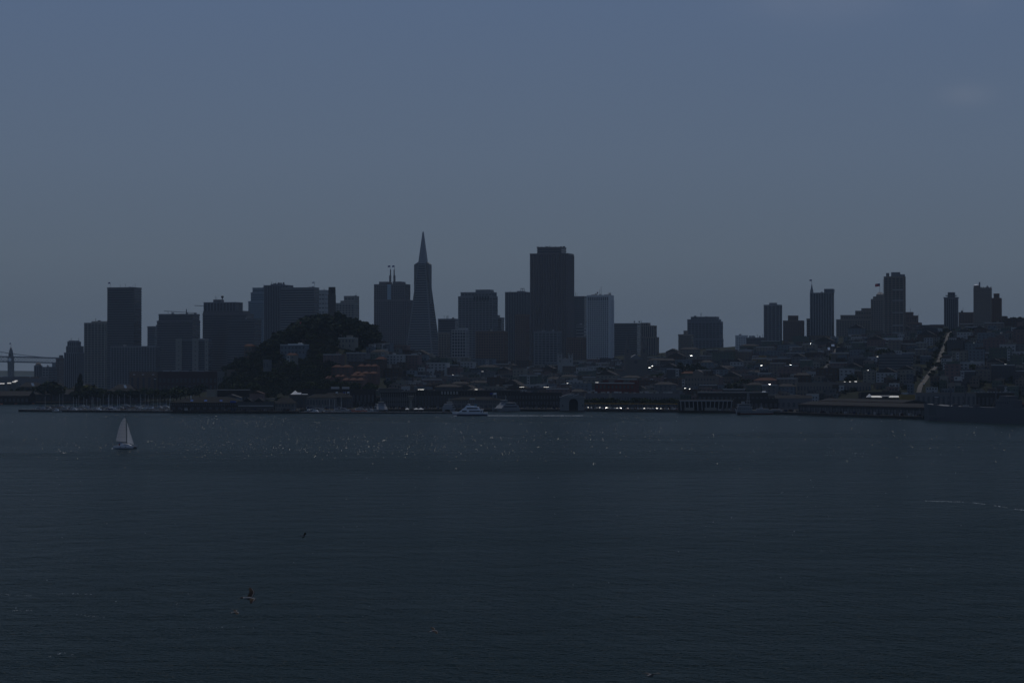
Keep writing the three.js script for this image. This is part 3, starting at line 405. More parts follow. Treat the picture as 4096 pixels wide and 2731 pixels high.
// construction cranes above the roofs
function crane(label, px, pyTop, p0, p1, pyJ0, pyJ1, d) {
  const g = thing('tower_crane', label, 'crane', X(px, d), 2, -d, 0, 'construction cranes on the skyline'), m = M('crane_steel', 0.20, 0.19, 0.18, 0.6), yo = (p) => Y(p, d) - 2, lx = (p) => X(p, d) - X(px, d);
  bx(g, 'mast', m, 0, 0, 0, 1.8, yo(pyTop), 1.8); const x0 = lx(p0), x1 = lx(p1), y0 = yo(pyJ0), y1 = yo(pyJ1), L = Math.hypot(x1 - x0, y1 - y0);
  part(g, 'jib', UNIT, m, (x0 + x1) / 2, (y0 + y1) / 2, 1.2, L, 1.1, 1.4, 0, 0, Math.atan2(y1 - y0, x1 - x0)); bx(g, 'counterweight', darkSteel, lx(p1) - 3, y1 - 3, 1.2, 5, 3, 2); bx(g, 'cab', darkSteel, 1.8, (y0 + y1) / 2 - 3.2, 1, 2, 2.4, 2);
}
crane('tower crane with a long slanting jib above the banded tower', 744, 1236, 655, 786, 1244, 1252, 4700);
crane('tower crane jib poking out left of the tank-topped tower', 822, 1216, 776, 840, 1222, 1224, 4800);
// ---------------------------------------------------------------- streets up the hill
const lerpTab = (t, d) => { let k = 0; while (k < t.length - 2 && d > t[k + 1][0]) k++; return mix(t[k][1], t[k + 1][1], Math.min(1.4, Math.max(-0.3, (d - t[k][0]) / (t[k + 1][0] - t[k][0])))); };
const streetA = [[2430, 3664], [2500, 3690], [2700, 3744], [2900, 3768], [3100, 3785], [3500, 3814]], streetB = [[2430, 3205], [2600, 3238], [2800, 3282], [3000, 3318], [3400, 3362]];
function road(name, tab, d0, d1, w, mat) {
  const pos = [], uv = [], idx = [], N = 90;
  for (let k = 0; k <= N; k++) { const d = mix(d0, d1, k / N), x = X(lerpTab(tab, d), d); for (const s of [-1, -0.5, 0, 0.5, 1]) { pos.push(x + s * w / 2, gnd(x, -d) + 0.5 + (1 - s * s) * 0.12, -d); uv.push(s * w / 20, d / 20); } }
  for (let k = 0; k < N; k++) for (let j = 0; j < 4; j++) { const a = k * 5 + j; idx.push(a, a + 1, a + 5, a + 1, a + 6, a + 5); }
  const g = new THREE.BufferGeometry(); g.setAttribute('position', new THREE.Float32BufferAttribute(pos, 3)); g.setAttribute('uv', new THREE.Float32BufferAttribute(uv, 2)); g.setIndex(idx); g.computeVertexNormals(); structure(name, g, mat);
}
const roadMat = M('street_concrete', 0.155, 0.145, 0.133, 0.9, { map: groundTex });
road('steep_street', streetA, 2450, 3480, 5, roadMat);
road('side_street', streetB, 2440, 3380, 4.5, M('side_asphalt', 0.09, 0.087, 0.082, 0.9));

// ---------------------------------------------------------------- trees
const ONES = ['', 'first', 'second', 'third', 'fourth', 'fifth', 'sixth', 'seventh', 'eighth', 'ninth', 'tenth', 'eleventh', 'twelfth', 'thirteenth', 'fourteenth', 'fifteenth', 'sixteenth', 'seventeenth', 'eighteenth', 'nineteenth'], TENS = ['', '', 'twent', 'thirt', 'fort', 'fift', 'sixt', 'sevent', 'eight', 'ninet'];
const ordinal = (n) => n < 20 ? ONES[n] : n % 10 ? TENS[Math.floor(n / 10)] + 'y-' + ONES[n % 10] : TENS[Math.floor(n / 10)] + 'ieth';
function countOff(list, end = 'counted from the left') { [...list].sort((a, b) => a.position.x / -a.position.z - b.position.x / -b.position.z).forEach((o, k) => { o.userData.label = `${ordinal(k + 1)} ${o.userData.label} ${end}`.trim(); }); }
const leafM = [M('dark_leaves', 0.022, 0.031, 0.018, 0.9), M('green_leaves', 0.038, 0.050, 0.018, 0.9), M('olive_leaves', 0.055, 0.058, 0.018, 0.9)], barkM = M('bark', 0.06, 0.045, 0.035, 0.95);
function crownGeo(kind, sd) { // many leaf clumps spread through a few lobes, unit height about 1
  const pos = [], nor = [], idx = []; let q = sd; const r = () => { q = (Math.imul(q, 1103515245) + 12345) >>> 0; return (q >>> 8) / 16777216; };
  const lobes = []; const nl = kind === 'tall' ? 5 : 8;
  for (let k = 0; k < nl; k++) { const t = k / (nl - 1); if (kind === 'tall') lobes.push([(r() - 0.5) * 0.14, 0.28 + t * 0.6, (r() - 0.5) * 0.14, 0.17 - 0.09 * t, 0.15]); else if (kind === 'cone') lobes.push([(r() - 0.5) * 0.1, 0.2 + t * 0.72, (r() - 0.5) * 0.1, 0.30 * (1.02 - t), 0.1]); else { const a = r() * 6.28, d = 0.14 + 0.16 * r(); lobes.push([Math.cos(a) * d, 0.48 + 0.3 * r(), Math.sin(a) * d, 0.16 + 0.12 * r(), 0.13 + 0.1 * r()]); } }
  for (let k = 0; k < 330; k++) {
    const l = lobes[Math.floor(r() * lobes.length)], u = r() * 2 - 1, a = r() * 6.283, s = Math.sqrt(1 - u * u), rad0 = Math.cbrt(0.25 + 0.8 * r());
    const c = [l[0] + l[3] * rad0 * s * Math.cos(a), l[1] + l[4] * rad0 * u, l[2] + l[3] * rad0 * s * Math.sin(a)];
    const n = new THREE.Vector3(r() - 0.5, r() - 0.3, r() - 0.5).normalize(), t = new THREE.Vector3(r() - 0.5, r() - 0.5, r() - 0.5).cross(n).normalize(), b = new THREE.Vector3().crossVectors(n, t), z = 0.035 + 0.04 * r(), o = pos.length / 3;
    for (const [i, j] of [[-1, -0.7], [0.9, -0.9], [1, 0.6], [0.1, 1.1], [-0.9, 0.7]]) { const jx = i * z * (0.7 + 0.6 * r()), jy = j * z * (0.7 + 0.6 * r()); pos.push(c[0] + t.x * jx + b.x * jy, c[1] + t.y * jx + b.y * jy, c[2] + t.z * jx + b.z * jy); nor.push(n.x, n.y, n.z); }
    idx.push(o, o + 1, o + 2, o, o + 2, o + 3, o, o + 3, o + 4);
  }
  const g = new THREE.BufferGeometry(); g.setAttribute('position', new THREE.Float32BufferAttribute(pos, 3)); g.setAttribute('normal', new THREE.Float32BufferAttribute(nor, 3)); g.setIndex(idx); return g;
}
const trunkGeo = (() => { const gs = [new THREE.CylinderGeometry(0.012, 0.032, 0.6, 7).translate(0, 0.3, 0)]; for (let k = 0; k < 4; k++) { const g = new THREE.CylinderGeometry(0.005, 0.014, 0.3, 5).translate(0, 0.15, 0); g.rotateZ(0.7); g.rotateY(k * 1.7); g.translate(0, 0.34 + 0.06 * k, 0); gs.push(g); } return mergeGeometries(gs); })();
const crowns = { round: [crownGeo('round', 11), crownGeo('round', 222), crownGeo('round', 3333)], tall: [crownGeo('tall', 44), crownGeo('tall', 555)], cone: [crownGeo('cone', 66)] };
function tree(label, group, px, d, h, kind = 'round', leaf = 0, wide = 1, name = 'tree') {
  const x = X(px, d), g = thing(name, label, 'tree', x, gnd(x, -d) - 0.4, -d, rnd() * 6.28, group); g.scale.set(h * wide, h, h * wide);
  part(g, 'trunk', trunkGeo, barkM); part(g, 'crown', pick(crowns[kind]), leafM[leaf]); return g;
}
{
  const hill = (px) => Math.exp(-(((px - 1330) / 210) ** 2));
  for (let k = 0; k < 125; k++) { const px = 905 + rnd() * 590, d = 2930 + rnd() * 160 + (px < 1050 ? -rnd() * 120 : 0); if (Math.abs(px - 1327) < 22 && d < 3085) continue; tree(px < 1090 ? 'dark tree on the left flank of the wooded hill' : px < 1315 ? 'dark tree in the wood just left of the fluted tower' : px < 1400 ? 'dark tree in the wood at the right foot of fluted tower' : 'dark tree on the right flank of the wooded hill', px < 1090 ? 'left flank trees' : px < 1315 ? 'trees left of the fluted tower' : px < 1400 ? 'trees at the foot of the fluted tower' : 'right flank trees', px, d, rr(13, 17) + 13 * hill(px), rnd() < 0.3 ? 'tall' : 'round', 0, rr(1.0, 1.5)); }
  for (let k = 0; k < 85; k++) { const px = 880 + rnd() * 450, d = 2640 + rnd() * 290; tree('leafy tree on the lower slope left of the terracotta roofs', 'trees on the lower hill slope', px, d, rr(9, 16), rnd() < 0.2 ? 'tall' : 'round', rnd() < 0.7 ? 0 : 1, rr(1, 1.4)); }
  for (let k = 0; k < 12; k++) tree('small wind-bent tree along the falling right edge of hill', 'trees at the hill edge by the twin-spired tower', 1440 + k * 10, 3040 + rr(-30, 30), rr(8, 13), 'round', 0, rr(1, 1.4));
  for (let k = 0; k < 30; k++) tree('green street tree in the row behind the marina masts', 'trees behind the marina', 300 + k * 17 + rr(-7, 7), 2760 + rr(0, 45), rr(12, 19), 'round', rnd() < 0.5 ? 1 : 0, rr(1, 1.3));
  tree('olive rounded tree standing beside the pier skylights', null, 365, 2780, 22, 'round', 2, 1.5);
  tree('tall dark conical tree left of the olive rounded tree', null, 316, 2790, 31, 'cone', 0, 0.9); tree('dark spreading tree left of the tall conical tree', null, 205, 2800, 26, 'round', 0, 1.3); tree('leaning tree right of the clock tower base', null, 70, 2900, 18, 'round', 0, 1.2);
  for (let k = 0; k < 9; k++) tree('dark tree in the row along the left pier street', 'trees on the left pier street', 82 + k * 30 + rr(-8, 8), 2850 + rr(0, 60), rr(13, 20), 'round', 0, rr(1, 1.3));
  for (let k = 0; k < 26; k++) tree('low green tree in the promenade row behind the parked cars', 'promenade trees', 2345 + k * 14.5 + rr(-4, 4), 2400 + rr(0, 12), rr(7.5, 11), 'round', rnd() < 0.5 ? 1 : 0, rr(1, 1.3));
  for (let k = 0; k < 13; k++) tree('green tree below the terracotta-roofed condominiums', 'trees under the terracotta roofs', 1215 + k * 24 + rr(-7, 7), 2560 + rr(-20, 30), rr(9, 14), 'round', 1, rr(1, 1.3));
  tree('big round dark tree standing alone right of white tower base', null, 2418, 3120, 17, 'round', 0, 1.45);
  for (let k = 0; k < 9; k++) tree('tall dark park tree in the clump under the broad tower', 'park trees under the broad tower', 2722 + k * 11 + rr(-4, 4), 2990 + rr(-25, 25), rr(15, 21), k % 3 ? 'round' : 'tall', 0, rr(1.1, 1.5));
  for (let k = 0; k < 7; k++) tree('low park tree trailing left of the tall park clump', 'low park trees', 2610 + k * 16, 2990 + rr(-15, 15), rr(9, 12), 'round', 1, 1.4);
  for (let k = 0; k < 10; k++) tree('dark ridge tree between the balconied tower and slim tower', 'ridge trees', 3668 + k * 11, 3640 + rr(-20, 20), rr(9, 13), 'round', 0, rr(1.2, 1.6));
  for (let k = 0; k < 15; k++) tree('dark tree on the far right hilltop beyond the turreted tower', 'hilltop trees at the right edge', 3985 + k * 9 + rr(-5, 5), 3330 + rr(-60, 30), rr(9, 17), 'round', 0, rr(1.2, 1.5));
  for (const [px, d, h] of [[2935, 2560, 16], [2960, 2580, 15], [2980, 2640, 14], [3000, 2700, 12], [3545, 2900, 16], [3530, 2910, 14], [1800, 3060, 14], [1870, 3100, 12], [1640, 2750, 11], [2080, 3000, 12], [1560, 2600, 12], [1590, 2650, 10], [1960, 2560, 10], [3160, 2800, 12], [3400, 2600, 11], [3900, 2580, 12], [3980, 2700, 13], [3870, 3150, 15], [3890, 3160, 14], [3460, 3000, 12], [2380, 2700, 10], [2220, 2620, 9]]) tree('single street tree rising between the hillside houses', 'street trees among the houses', px, d, h, 'round', rnd() < 0.7 ? 0 : 1, rr(1.1, 1.4));
  for (let d = 2560, k = 0; d < 3400; d += 38, k++) for (const s of [-1, 1]) if (rnd() < 0.75) tree(s < 0 ? 'dark street tree on the left kerb of the steep lit street' : 'dark street tree on the right kerb of the steep lit street', s < 0 ? 'trees on the left kerb of the steep street' : 'trees on the right kerb of the steep street', lerpTab(streetA, d) + s * (5.6 / d * FOCAL) + rr(-3, 3), d, rr(6, 10), 'round', 0, rr(1, 1.2));
}

for (const gname of ['trees on the lower hill slope', 'left flank trees', 'trees left of the fluted tower', 'trees at the foot of the fluted tower', 'right flank trees', 'trees behind the marina', 'promenade trees', 'trees under the terracotta roofs', 'trees at the hill edge by the twin-spired tower', 'trees on the left pier street', 'park trees under the broad tower', 'low park trees', 'ridge trees', 'hilltop trees at the right edge', 'street trees among the houses', 'trees on the left kerb of the steep street', 'trees on the right kerb of the steep street']) countOff(scene.children.filter((o) => o.userData.group === gname), /kerb/.test(gname) ? 'going up' : 'from left');

// ---------------------------------------------------------------- hillside houses
const ORD = ONES.slice(1);
const paint = [['cream', M('cream_stucco', 0.20, 0.185, 0.155)], ['white', M('white_stucco', 0.31, 0.31, 0.30)], ['grey', M('grey_stucco', 0.13, 0.13, 0.13)], ['beige', M('beige_stucco', 0.16, 0.14, 0.12)], ['tan', M('tan_stucco', 0.125, 0.10, 0.08)], ['pale blue', M('blue_stucco', 0.13, 0.15, 0.165)], ['rose', M('rose_stucco', 0.155, 0.11, 0.10)], ['brown', M('brown_shingle', 0.075, 0.055, 0.045)], ['dark grey', M('dark_stucco', 0.065, 0.065, 0.067)], ['green', M('green_stucco', 0.085, 0.105, 0.085)]];
const shineM = M('skylight_glass', 0.30, 0.32, 0.34, 0.24, { metalness: 0.35 }), trimM = M('white_trim', 0.32, 0.32, 0.31), roofDark = M('dark_shingle', 0.05, 0.047, 0.045, 0.9);
const SHINE = new GB().prism([[-0.5, -0.5, 0.05], [0.5, -0.5, 0.05], [0.5, -0.5, -0.05], [-0.5, -0.5, -0.05]], [[-0.5, 0.5, 0.05], [0.5, 0.5, 0.05], [0.5, 0.5, -0.05], [-0.5, 0.5, -0.05]]).build();
function house(g, o) {
  const { W, D, H, wall, roof, st } = o, fh = (H - 1) / st;
  bx(g, 'wall', wall, 0, -4, 0, W, H + 4, D);
  if (roof === 'hip') part(g, 'roof', UHIP, o.roofM || terracotta, 0, H, 0, W + 1.2, 2.6, D + 1.2);
  else if (roof === 'gable') part(g, 'roof', UGABLEZ, o.roofM || roofDark, 0, H, 0, W + 0.8, W * 0.24, D + 0.8);
  else { bx(g, 'roof', o.roofM || (rnd() < 0.5 ? tar : paleRoof), 0, H, 0, W - 0.6, 0.3, D - 0.6); bx(g, 'cornice', rnd() < 0.35 ? trimM : wall, 0, H - 0.5, D / 2 - 0.05, W + 0.5, 1.1, 0.7); bx(g, 'cornice', wall, 0, H - 0.2, -D / 2 + 0.2, W + 0.3, 0.8, 0.5); }
  const nc = Math.max(2, Math.round(W / (o.ws || 4.6))), cw = W / nc, bays = rnd() < 0.4 ? Math.floor(rnd() * nc) : -1;
  if (bays >= 0) bx(g, 'bay', rnd() < 0.4 ? trimM : wall, -W / 2 + (bays + 0.5) * cw, fh * 0.9, D / 2 + 0.55, cw * 0.72, H - fh * 0.9 - 0.8, 1.1);
  for (let s = 0; s < st; s++) for (let c = 0; c < nc; c++) { if (s === 0 && rnd() < 0.3) continue; const z = c === bays && s > 0 ? D / 2 + 1.12 : D / 2 + 0.04; bx(g, 'window', glassPane, -W / 2 + (c + 0.5) * cw, s * fh + fh * 0.32, z, cw * (c === bays ? 0.44 : 0.42), fh * 0.48, 0.1); }
  if (rnd() < 0.3) bx(g, 'stair_house', wall, rr(-W / 4, W / 4), H, rr(-D / 4, 0), rr(2.5, 4), rr(1.6, 2.8), 3.5);
  if (rnd() < 0.25) bx(g, 'chimney', W_.brown, rr(-W / 3, W / 3), H, rr(-D / 3, D / 4), 0.9, rr(1.4, 2.4), 0.9);
  if (o.shine) part(g, 'skylight', SHINE, shineM, rr(-W / 5, W / 5), H + 0.9, D / 4, o.shine, rr(0.4, 0.9), 1, 0, -rad(61 + rr(-3, 3)) );
}
const zones = [[1160, 'the wooded hill'], [1560, 'the pyramid'], [1780, 'the stepped-shoulder tower'], [2060, 'the granite giant'], [2330, 'the white tower'], [2480, 'the church spires'], [2680, 'the broad tower'], [2920, 'the penthouse tower'], [3190, 'the spired hotel'], [3400, 'the balconied tower'], [3650, 'the steep street'], [3850, 'the turreted tower']];
const landmarks = [ // special plots kept free: [px0, px1, d0, d1]
  [2215, 2310, 3180, 3300], [2480, 2610, 2930, 3110], [2370, 2565, 2430, 2530], [2590, 2840, 2930, 3040], [1290, 1560, 2560, 2760], [3490, 3680, 2640, 2800], [3380, 3540, 2430, 2560], [3320, 3440, 2560, 2640]];
const houses = [];
{
  const rows = [2500, 2585, 2675, 2770, 2875, 2990, 3115, 3250, 3395, 3550]; let n = 0;
  rows.forEach((d0, r) => {
    let px = r < 3 ? 1490 + rnd() * 30 : r < 4 ? 1400 : r < 6 ? 1490 : 1560;
    while (px < 4130) {
      const W = rr(13, 25) * (r > 6 ? 1.2 : 1), D = rr(13, 20), wpx = W / d0 * FOCAL, c = px + wpx / 2, d = d0 + rr(-9, 9), x = X(c, d), z = -d;
      px += wpx + (rnd() < 0.25 ? rr(10, 34) : rr(1, 5));
      if (Math.abs(c - lerpTab(streetA, d)) < wpx * 0.55 + 17 || Math.abs(c - lerpTab(streetB, d)) < wpx * 0.5 + 7) continue;
      if (landmarks.some(([a, b, e, f]) => c + wpx / 2 > a && c - wpx / 2 < b && d > e && d < f)) continue;
      if (towerSpots.some(([tx, tz, hw, hd]) => Math.abs(x - tx) < hw + W / 2 - 6 && Math.abs(z - tz) < hd + D / 2 - 6)) continue;
      if (rnd() < 0.05) continue;
      const st = rnd() < 0.25 ? 2 : rnd() < 0.65 ? 3 : rnd() < 0.8 ? 4 : 5;
      houses.push({ c, d, r, x, z, W, D, st, H: st * rr(3.0, 3.5) + 1, p: paint[Math.min(9, Math.floor(Math.pow(rnd(), 1.15) * 10))], roof: rnd() < 0.80 ? 'flat' : rnd() < 0.45 ? 'hip' : 'gable', shine: rnd() < 0.13 ? rr(0.8, 3) : 0 }); n++;
    }
  });
  if (houses.length > 298) { const extra = houses.length - 298; for (let k = 0; k < extra; k++) { const far = houses.findLastIndex((h) => h.r >= 3 && rnd() < 0.02); houses.splice(far < 0 ? houses.length - 1 : far, 1); } }
  const zoneOf = (px) => { let z = zones[0][1]; for (const [p, n2] of zones) if (px >= p) z = n2; return z; };
  const seen = {}; houses.sort((a, b) => a.r - b.r || a.c - b.c);
  for (const h of houses) {
    const zn = zoneOf(h.c), key = zn + h.r; seen[key] = (seen[key] || 0) + 1;
    const kind = h.roof === 'flat' ? 'flat-roofed' : h.roof === 'hip' ? 'hip-roofed' : 'gabled';
    const g = thing('hillside_house', `${h.p[0].replace(' ', '-')} ${kind} house, ${ORD[seen[key] - 1]} from left in ${ORD[h.r]} row up below ${zn}`, 'house', h.x, gnd(h.x, h.z), h.z, GRID, 'houses on the hillside');
    house(g, { ...h, wall: h.p[1], roofM: h.roof === 'hip' ? (rnd() < 0.22 ? terracotta : roofDark) : undefined });
  }
}
// the many smaller houses, sheds and garden walls packed between them, too many to name one by one
{
  const pos = [], nor = [], col = [], idx = [], ca = Math.cos(GRID), sa = Math.sin(GRID);
  const quad = (v, n, c) => { const o = pos.length / 3; for (const p of v) { pos.push(...p); nor.push(...n); col.push(...c); } idx.push(o, o + 1, o + 2, o, o + 2, o + 3); };
  const put = (x, y, z, W, H, D, c, wins) => {
    const P = (u, h, v) => [x + u * ca + v * sa, y + h, z - u * sa + v * ca], N = (u, v) => [u * ca + v * sa, 0, -u * sa + v * ca], a = W / 2, b = D / 2, lo = -5, rc = rnd() < 0.4 ? [0.16, 0.157, 0.15] : [0.05, 0.05, 0.05];
    quad([P(-a, lo, b), P(a, lo, b), P(a, H, b), P(-a, H, b)], N(0, 1), c); quad([P(a, lo, b), P(a, lo, -b), P(a, H, -b), P(a, H, b)], N(1, 0), c); quad([P(-a, lo, -b), P(-a, lo, b), P(-a, H, b), P(-a, H, -b)], N(-1, 0), c); quad([P(a, lo, -b), P(-a, lo, -b), P(-a, H, -b), P(a, H, -b)], N(0, -1), c); quad([P(-a, H, b), P(a, H, b), P(a, H, -b), P(-a, H, -b)], [0, 1, 0], rc);
    if (wins) { const nc = Math.max(2, Math.round(W / 3.2)), ns = Math.max(1, Math.floor(H / 3.1)); for (let s = 0; s < ns; s++) for (let k = 0; k < nc; k++) { if (rnd() < 0.12) continue; const u = -a + (k + 0.5) * W / nc, w = W / nc * 0.24, h0 = s * 3.1 + 1, h1 = h0 + 1.6; quad([P(u - w, h0, b + 0.05), P(u + w, h0, b + 0.05), P(u + w, h1, b + 0.05), P(u - w, h1, b + 0.05)], N(0, 1), [0.03, 0.034, 0.04]); } }
  };
  for (let k = 0; k < 3600; k++) {
    const d = 2450 + rnd() * 1130, px = 1480 + rnd() * 2700, x = X(px, d), W = rr(6, 13), D = rr(7, 12), H = rr(4, 10.5), wpx = W / d * FOCAL / 2;
    if (Math.abs(px - lerpTab(streetA, d)) < wpx + 16 || Math.abs(px - lerpTab(streetB, d)) < wpx + 7 || (d > 2925 && d < 3060 && px > 2590 && px < 2840) || landmarks.some(([a, b, e, f]) => px > a && px < b && d > e - 10 && d < f + 10)) continue;
    if (towerSpots.some(([tx, tz, hw, hd]) => Math.abs(x - tx) < hw && Math.abs(-d - tz) < hd) || houses.some((h) => Math.abs(h.x - x) < (h.W + W) / 2 + 0.5 && Math.abs(h.z + d) < (h.D + D) / 2 + 1)) continue;
    const c = pick(paint)[1].color, f = rr(0.7, 1.1); put(x, gnd(x, -d), -d, W, H, D, [c.r * f, c.g * f, c.b * f], true); if (rnd() < 0.5) put(x + rr(-2, 2), gnd(x, -d) + H, -d + rr(-2, 2), rr(1, 3), rr(0.8, 2.4), rr(1, 3), [0.12, 0.115, 0.11], false);
  }
  const g = new THREE.BufferGeometry(); g.setAttribute('position', new THREE.Float32BufferAttribute(pos, 3)); g.setAttribute('normal', new THREE.Float32BufferAttribute(nor, 3)); g.setAttribute('color', new THREE.Float32BufferAttribute(col, 3)); g.setIndex(idx);
  const mm = new THREE.MeshPhysicalMaterial({ vertexColors: true, roughness: 0.9, specularIntensity: 0.06 }); mm.name = 'small_house_paint'; const o = new THREE.Mesh(g, mm); o.name = 'small_houses'; o.userData = { kind: 'stuff', label: 'dense clutter of small houses and sheds between the larger houses', category: 'houses' }; scene.add(o);
  // garden shrubs and hedges
  const L = []; for (let k = 0; k < 700; k++) { const d = 2560 + rnd() * 400, px = 880 + rnd() * 470, x = X(px, d); L.push([x, gnd(x, -d) - 0.6, -d, rr(4, 10)]); } for (let k = 0; k < 1500; k++) { const d = 2430 + rnd() * 1000, px = 900 + rnd() * 3300, x = X(px, d); if (Math.abs(px - lerpTab(streetA, d)) < 20) continue; L.push([x, gnd(x, -d) - 0.6, -d, rr(3, 8)]); }
  const im = new THREE.InstancedMesh(crowns.round[1], leafM[0], L.length), m4 = new THREE.Matrix4(), q = new THREE.Quaternion(); L.forEach(([x, y, z, s], k) => { q.setFromAxisAngle(new THREE.Vector3(0, 1, 0), k); m4.compose(new THREE.Vector3(x, y - s * 0.2, z), q, new THREE.Vector3(s * 1.3, s, s * 1.3)); im.setMatrixAt(k, m4); }); im.name = 'garden_shrubs'; im.userData = { kind: 'stuff', label: 'dark garden shrubs and hedges between the hillside houses', category: 'shrubs' }; scene.add(im);
}
// hill buildings that can be told apart
function block(label, name, pl, pr, pt, d, D, wall, roof, st, o = {}) {
  const f = fit(pl, pr, d, D), gy = gnd(f.cx, -d), H = Y(pt, d) - gy, g = thing(name, label, o.cat || 'house', f.cx, gy, -d, GRID); house(g, { W: f.W, D, H, wall, roof, st, ...o }); if (o.more) o.more(g, f.W, D, H, (p) => (X(p, d) - f.cx) / Math.cos(GRID), (p) => Y(p, d) - gy); return g;
}
const P_ = Object.fromEntries(paint.map(([k, m]) => [k, m]));
block('tan crenellated apartment house in the wood below fluted tower', 'apartment_house', 1196, 1267, 1325, 2950, 14, P_.beige, 'flat', 5, { shine: 2, more: (g, W, D, H) => { for (let k = 0; k < 6; k++) bx(g, 'crenel', P_.beige, -W / 2 + 2 + k * (W - 4) / 5, H, D / 2 - 0.8, 1.2, 2, 1.2); flagpole(g, -W / 2 + 3, H, 0, 12, 5, [flagRed, flagBlue]); } });
block('white modern house with a long bright roof edge on hill', 'modern_house', 1120, 1236, 1379, 2860, 13, P_['pale blue'], 'flat', 3, { roofM: whitePaint, more: (g, W, D, H) => { bx(g, 'white_fascia', M('bright_fascia', 0.70, 0.70, 0.69), W * 0.12, H - 0.2, D / 2 + 0.2, W * 0.6, 1.2, 0.8); bx(g, 'roof_room', P_.white, W * 0.22, H + 0.3, 0, 4, 2.4, 4); } });
block('cream house with orange tiled roof below the modern white house', 'tiled_house', 1145, 1192, 1420, 2810, 12, P_.cream, 'hip', 4);
block('small pale house among trees left of the tiled cream house', 'small_house', 1052, 1086, 1440, 2780, 10, P_.grey, 'flat', 2);
block('tan hill house with ochre roof at the left wood edge', 'ochre_house', 975, 1020, 1384, 2960, 12, P_.tan, 'hip', 3);
block('pair of pale flat houses high on the hill right of wood', 'white_house', 1352, 1432, 1352, 2900, 13, P_.cream, 'flat', 2, { more: (g, W, D, H) => bx(g, 'upper_room', P_.cream, W * 0.1, H + 0.3, 0, 6, 3, 7) });
block('villa with a red tiled pyramid roof and square windows', 'tiled_villa', 1502, 1548, 1436, 2790, 13, P_.cream, 'hip', 3, { more: (g, W, D, H) => bx(g, 'side_wing', P_.cream, W / 2 + 3, -3, 0, 6, H * 0.6 + 3, D * 0.8) });
block('grey gabled apartment house midway up the hill under white houses', 'apartment_house', 1384, 1480, 1412, 2800, 14, P_.grey, 'flat', 4);
block('rose apartment house left of the gabled grey one', 'apartment_house', 1292, 1380, 1418, 2790, 13, P_.rose, 'flat', 4);
// terracotta-roofed condominiums
[['upper left', 1325, 1415, 1468, 2690], ['upper right', 1428, 1520, 1465, 2700], ['middle right', 1410, 1518, 1494, 2655], ['middle left', 1338, 1390, 1506, 2640], ['low centre', 1400, 1468, 1503, 2630], ['lowest', 1365, 1466, 1520, 2600], ['far left', 1300, 1338, 1512, 2620]].forEach(([where, pl, pr, pt, d]) => {
  const f = fit(pl, pr, d, 12), gy = gnd(f.cx, -d), H = Y(pt, d) - gy, g = thing('condominium', `pink condominium with terracotta hipped roofs, ${where} of the cluster`, 'house', f.cx, gy, -d, GRID, 'terracotta-roofed condominiums'), wall = M('pink_stucco', 0.14, 0.085, 0.07);
  bx(g, 'wall', wall, 0, -5, 0, f.W, H + 5, 12); const n = Math.max(2, Math.round(f.W / 9)), w = f.W / n;
  for (let k = 0; k < n; k++) { part(g, 'roof', UHIP, terracotta, -f.W / 2 + (k + 0.5) * w, H, 0.5, w - 0.8, 2.4, 13.5); for (let s = 0; s < 3; s++) if (H - 3.2 - s * 3.2 > 0) for (const q of [-0.22, 0.22]) bx(g, 'window', glassPane, -f.W / 2 + (k + 0.5 + q) * w, H - 2.9 - s * 3.2, 6.05, w * 0.2, 1.5, 0.1); }
});
block('low house with long red roof right of the steep street', 'red_roof_house', 3755, 3822, 1476, 2660, 12, P_.tan, 'hip', 2);
block('ochre school building with a raised centre on the slope', 'school_building', 3010, 3112, 1434, 3120, 16, M('ochre_wall', 0.17, 0.12, 0.06), 'flat', 2, { cat: 'building', more: (g, W, D, H) => bx(g, 'raised_centre', M('ochre_wall'), -W * 0.1, H, 0, 9, 4, 8) });
block('grand pale school with many windows above the wharf', 'school_building', 2740, 2875, 1505, 2640, 18, P_.beige, 'flat', 3, { cat: 'building', ws: 3.4, more: (g, W, D, H) => { bx(g, 'raised_centre', P_.beige, -W * 0.12, H, 0, 10, 5, 10); part(g, 'pediment', UGABLEZ, P_.beige, -W * 0.12, H + 5, 0, 10, 2.2, 10); } });
block('long red brick warehouse with penthouses behind the promenade', 'brick_warehouse', 2380, 2556, 1532, 2480, 22, W_.red, 'flat', 3, { cat: 'building', ws: 4, more: (g, W, D, H, lx) => { bx(g, 'penthouse', W_.red, lx(2425), H, -2, 6, 3, 8); bx(g, 'penthouse', W_.red, lx(2475), H, -2, 8, 3.2, 8); bx(g, 'penthouse', P_.beige, lx(2448), H, -3, 9, 4.5, 8); bx(g, 'side_tower', W_.red, lx(2536), H, -1, 8, 2.6, 9); } });
// churches
{
  const d = 3240, cx = X(2261.5, d), gy = gnd(cx, -d), g = thing('white_church', 'small white church with two square crenellated towers', 'church', cx, gy, -d), yo = (p) => Y(p, d) - gy, m = M('church_white', 0.27, 0.265, 0.25), lx = (p) => X(p, d) - cx;
  for (const p of [2240, 2283]) { bx(g, 'tower', m, lx(p), -3, 0, 5.9, yo(1420) + 3, 6); for (const s of [-1, 1]) for (const q of [-1, 1]) bx(g, 'pinnacle', m, lx(p) + s * 2.5, yo(1420), q * 2.5, 0.9, 2.6, 0.9); bx(g, 'bell_opening', glassPane, lx(p), yo(1431), 3.03, 1.6, 3, 0.12); part(g, 'lower_window', UNIT, glassPane, lx(p), yo(1444), 3.03, 1.4, 3, 0.12); }
  bx(g, 'nave', m, 0, -3, -4, lx(2283) - lx(2240), yo(1440) + 3, 14); part(g, 'nave_roof', UGABLEZ, m, 0, yo(1440), -4, lx(2283) - lx(2240), 3, 14);
}
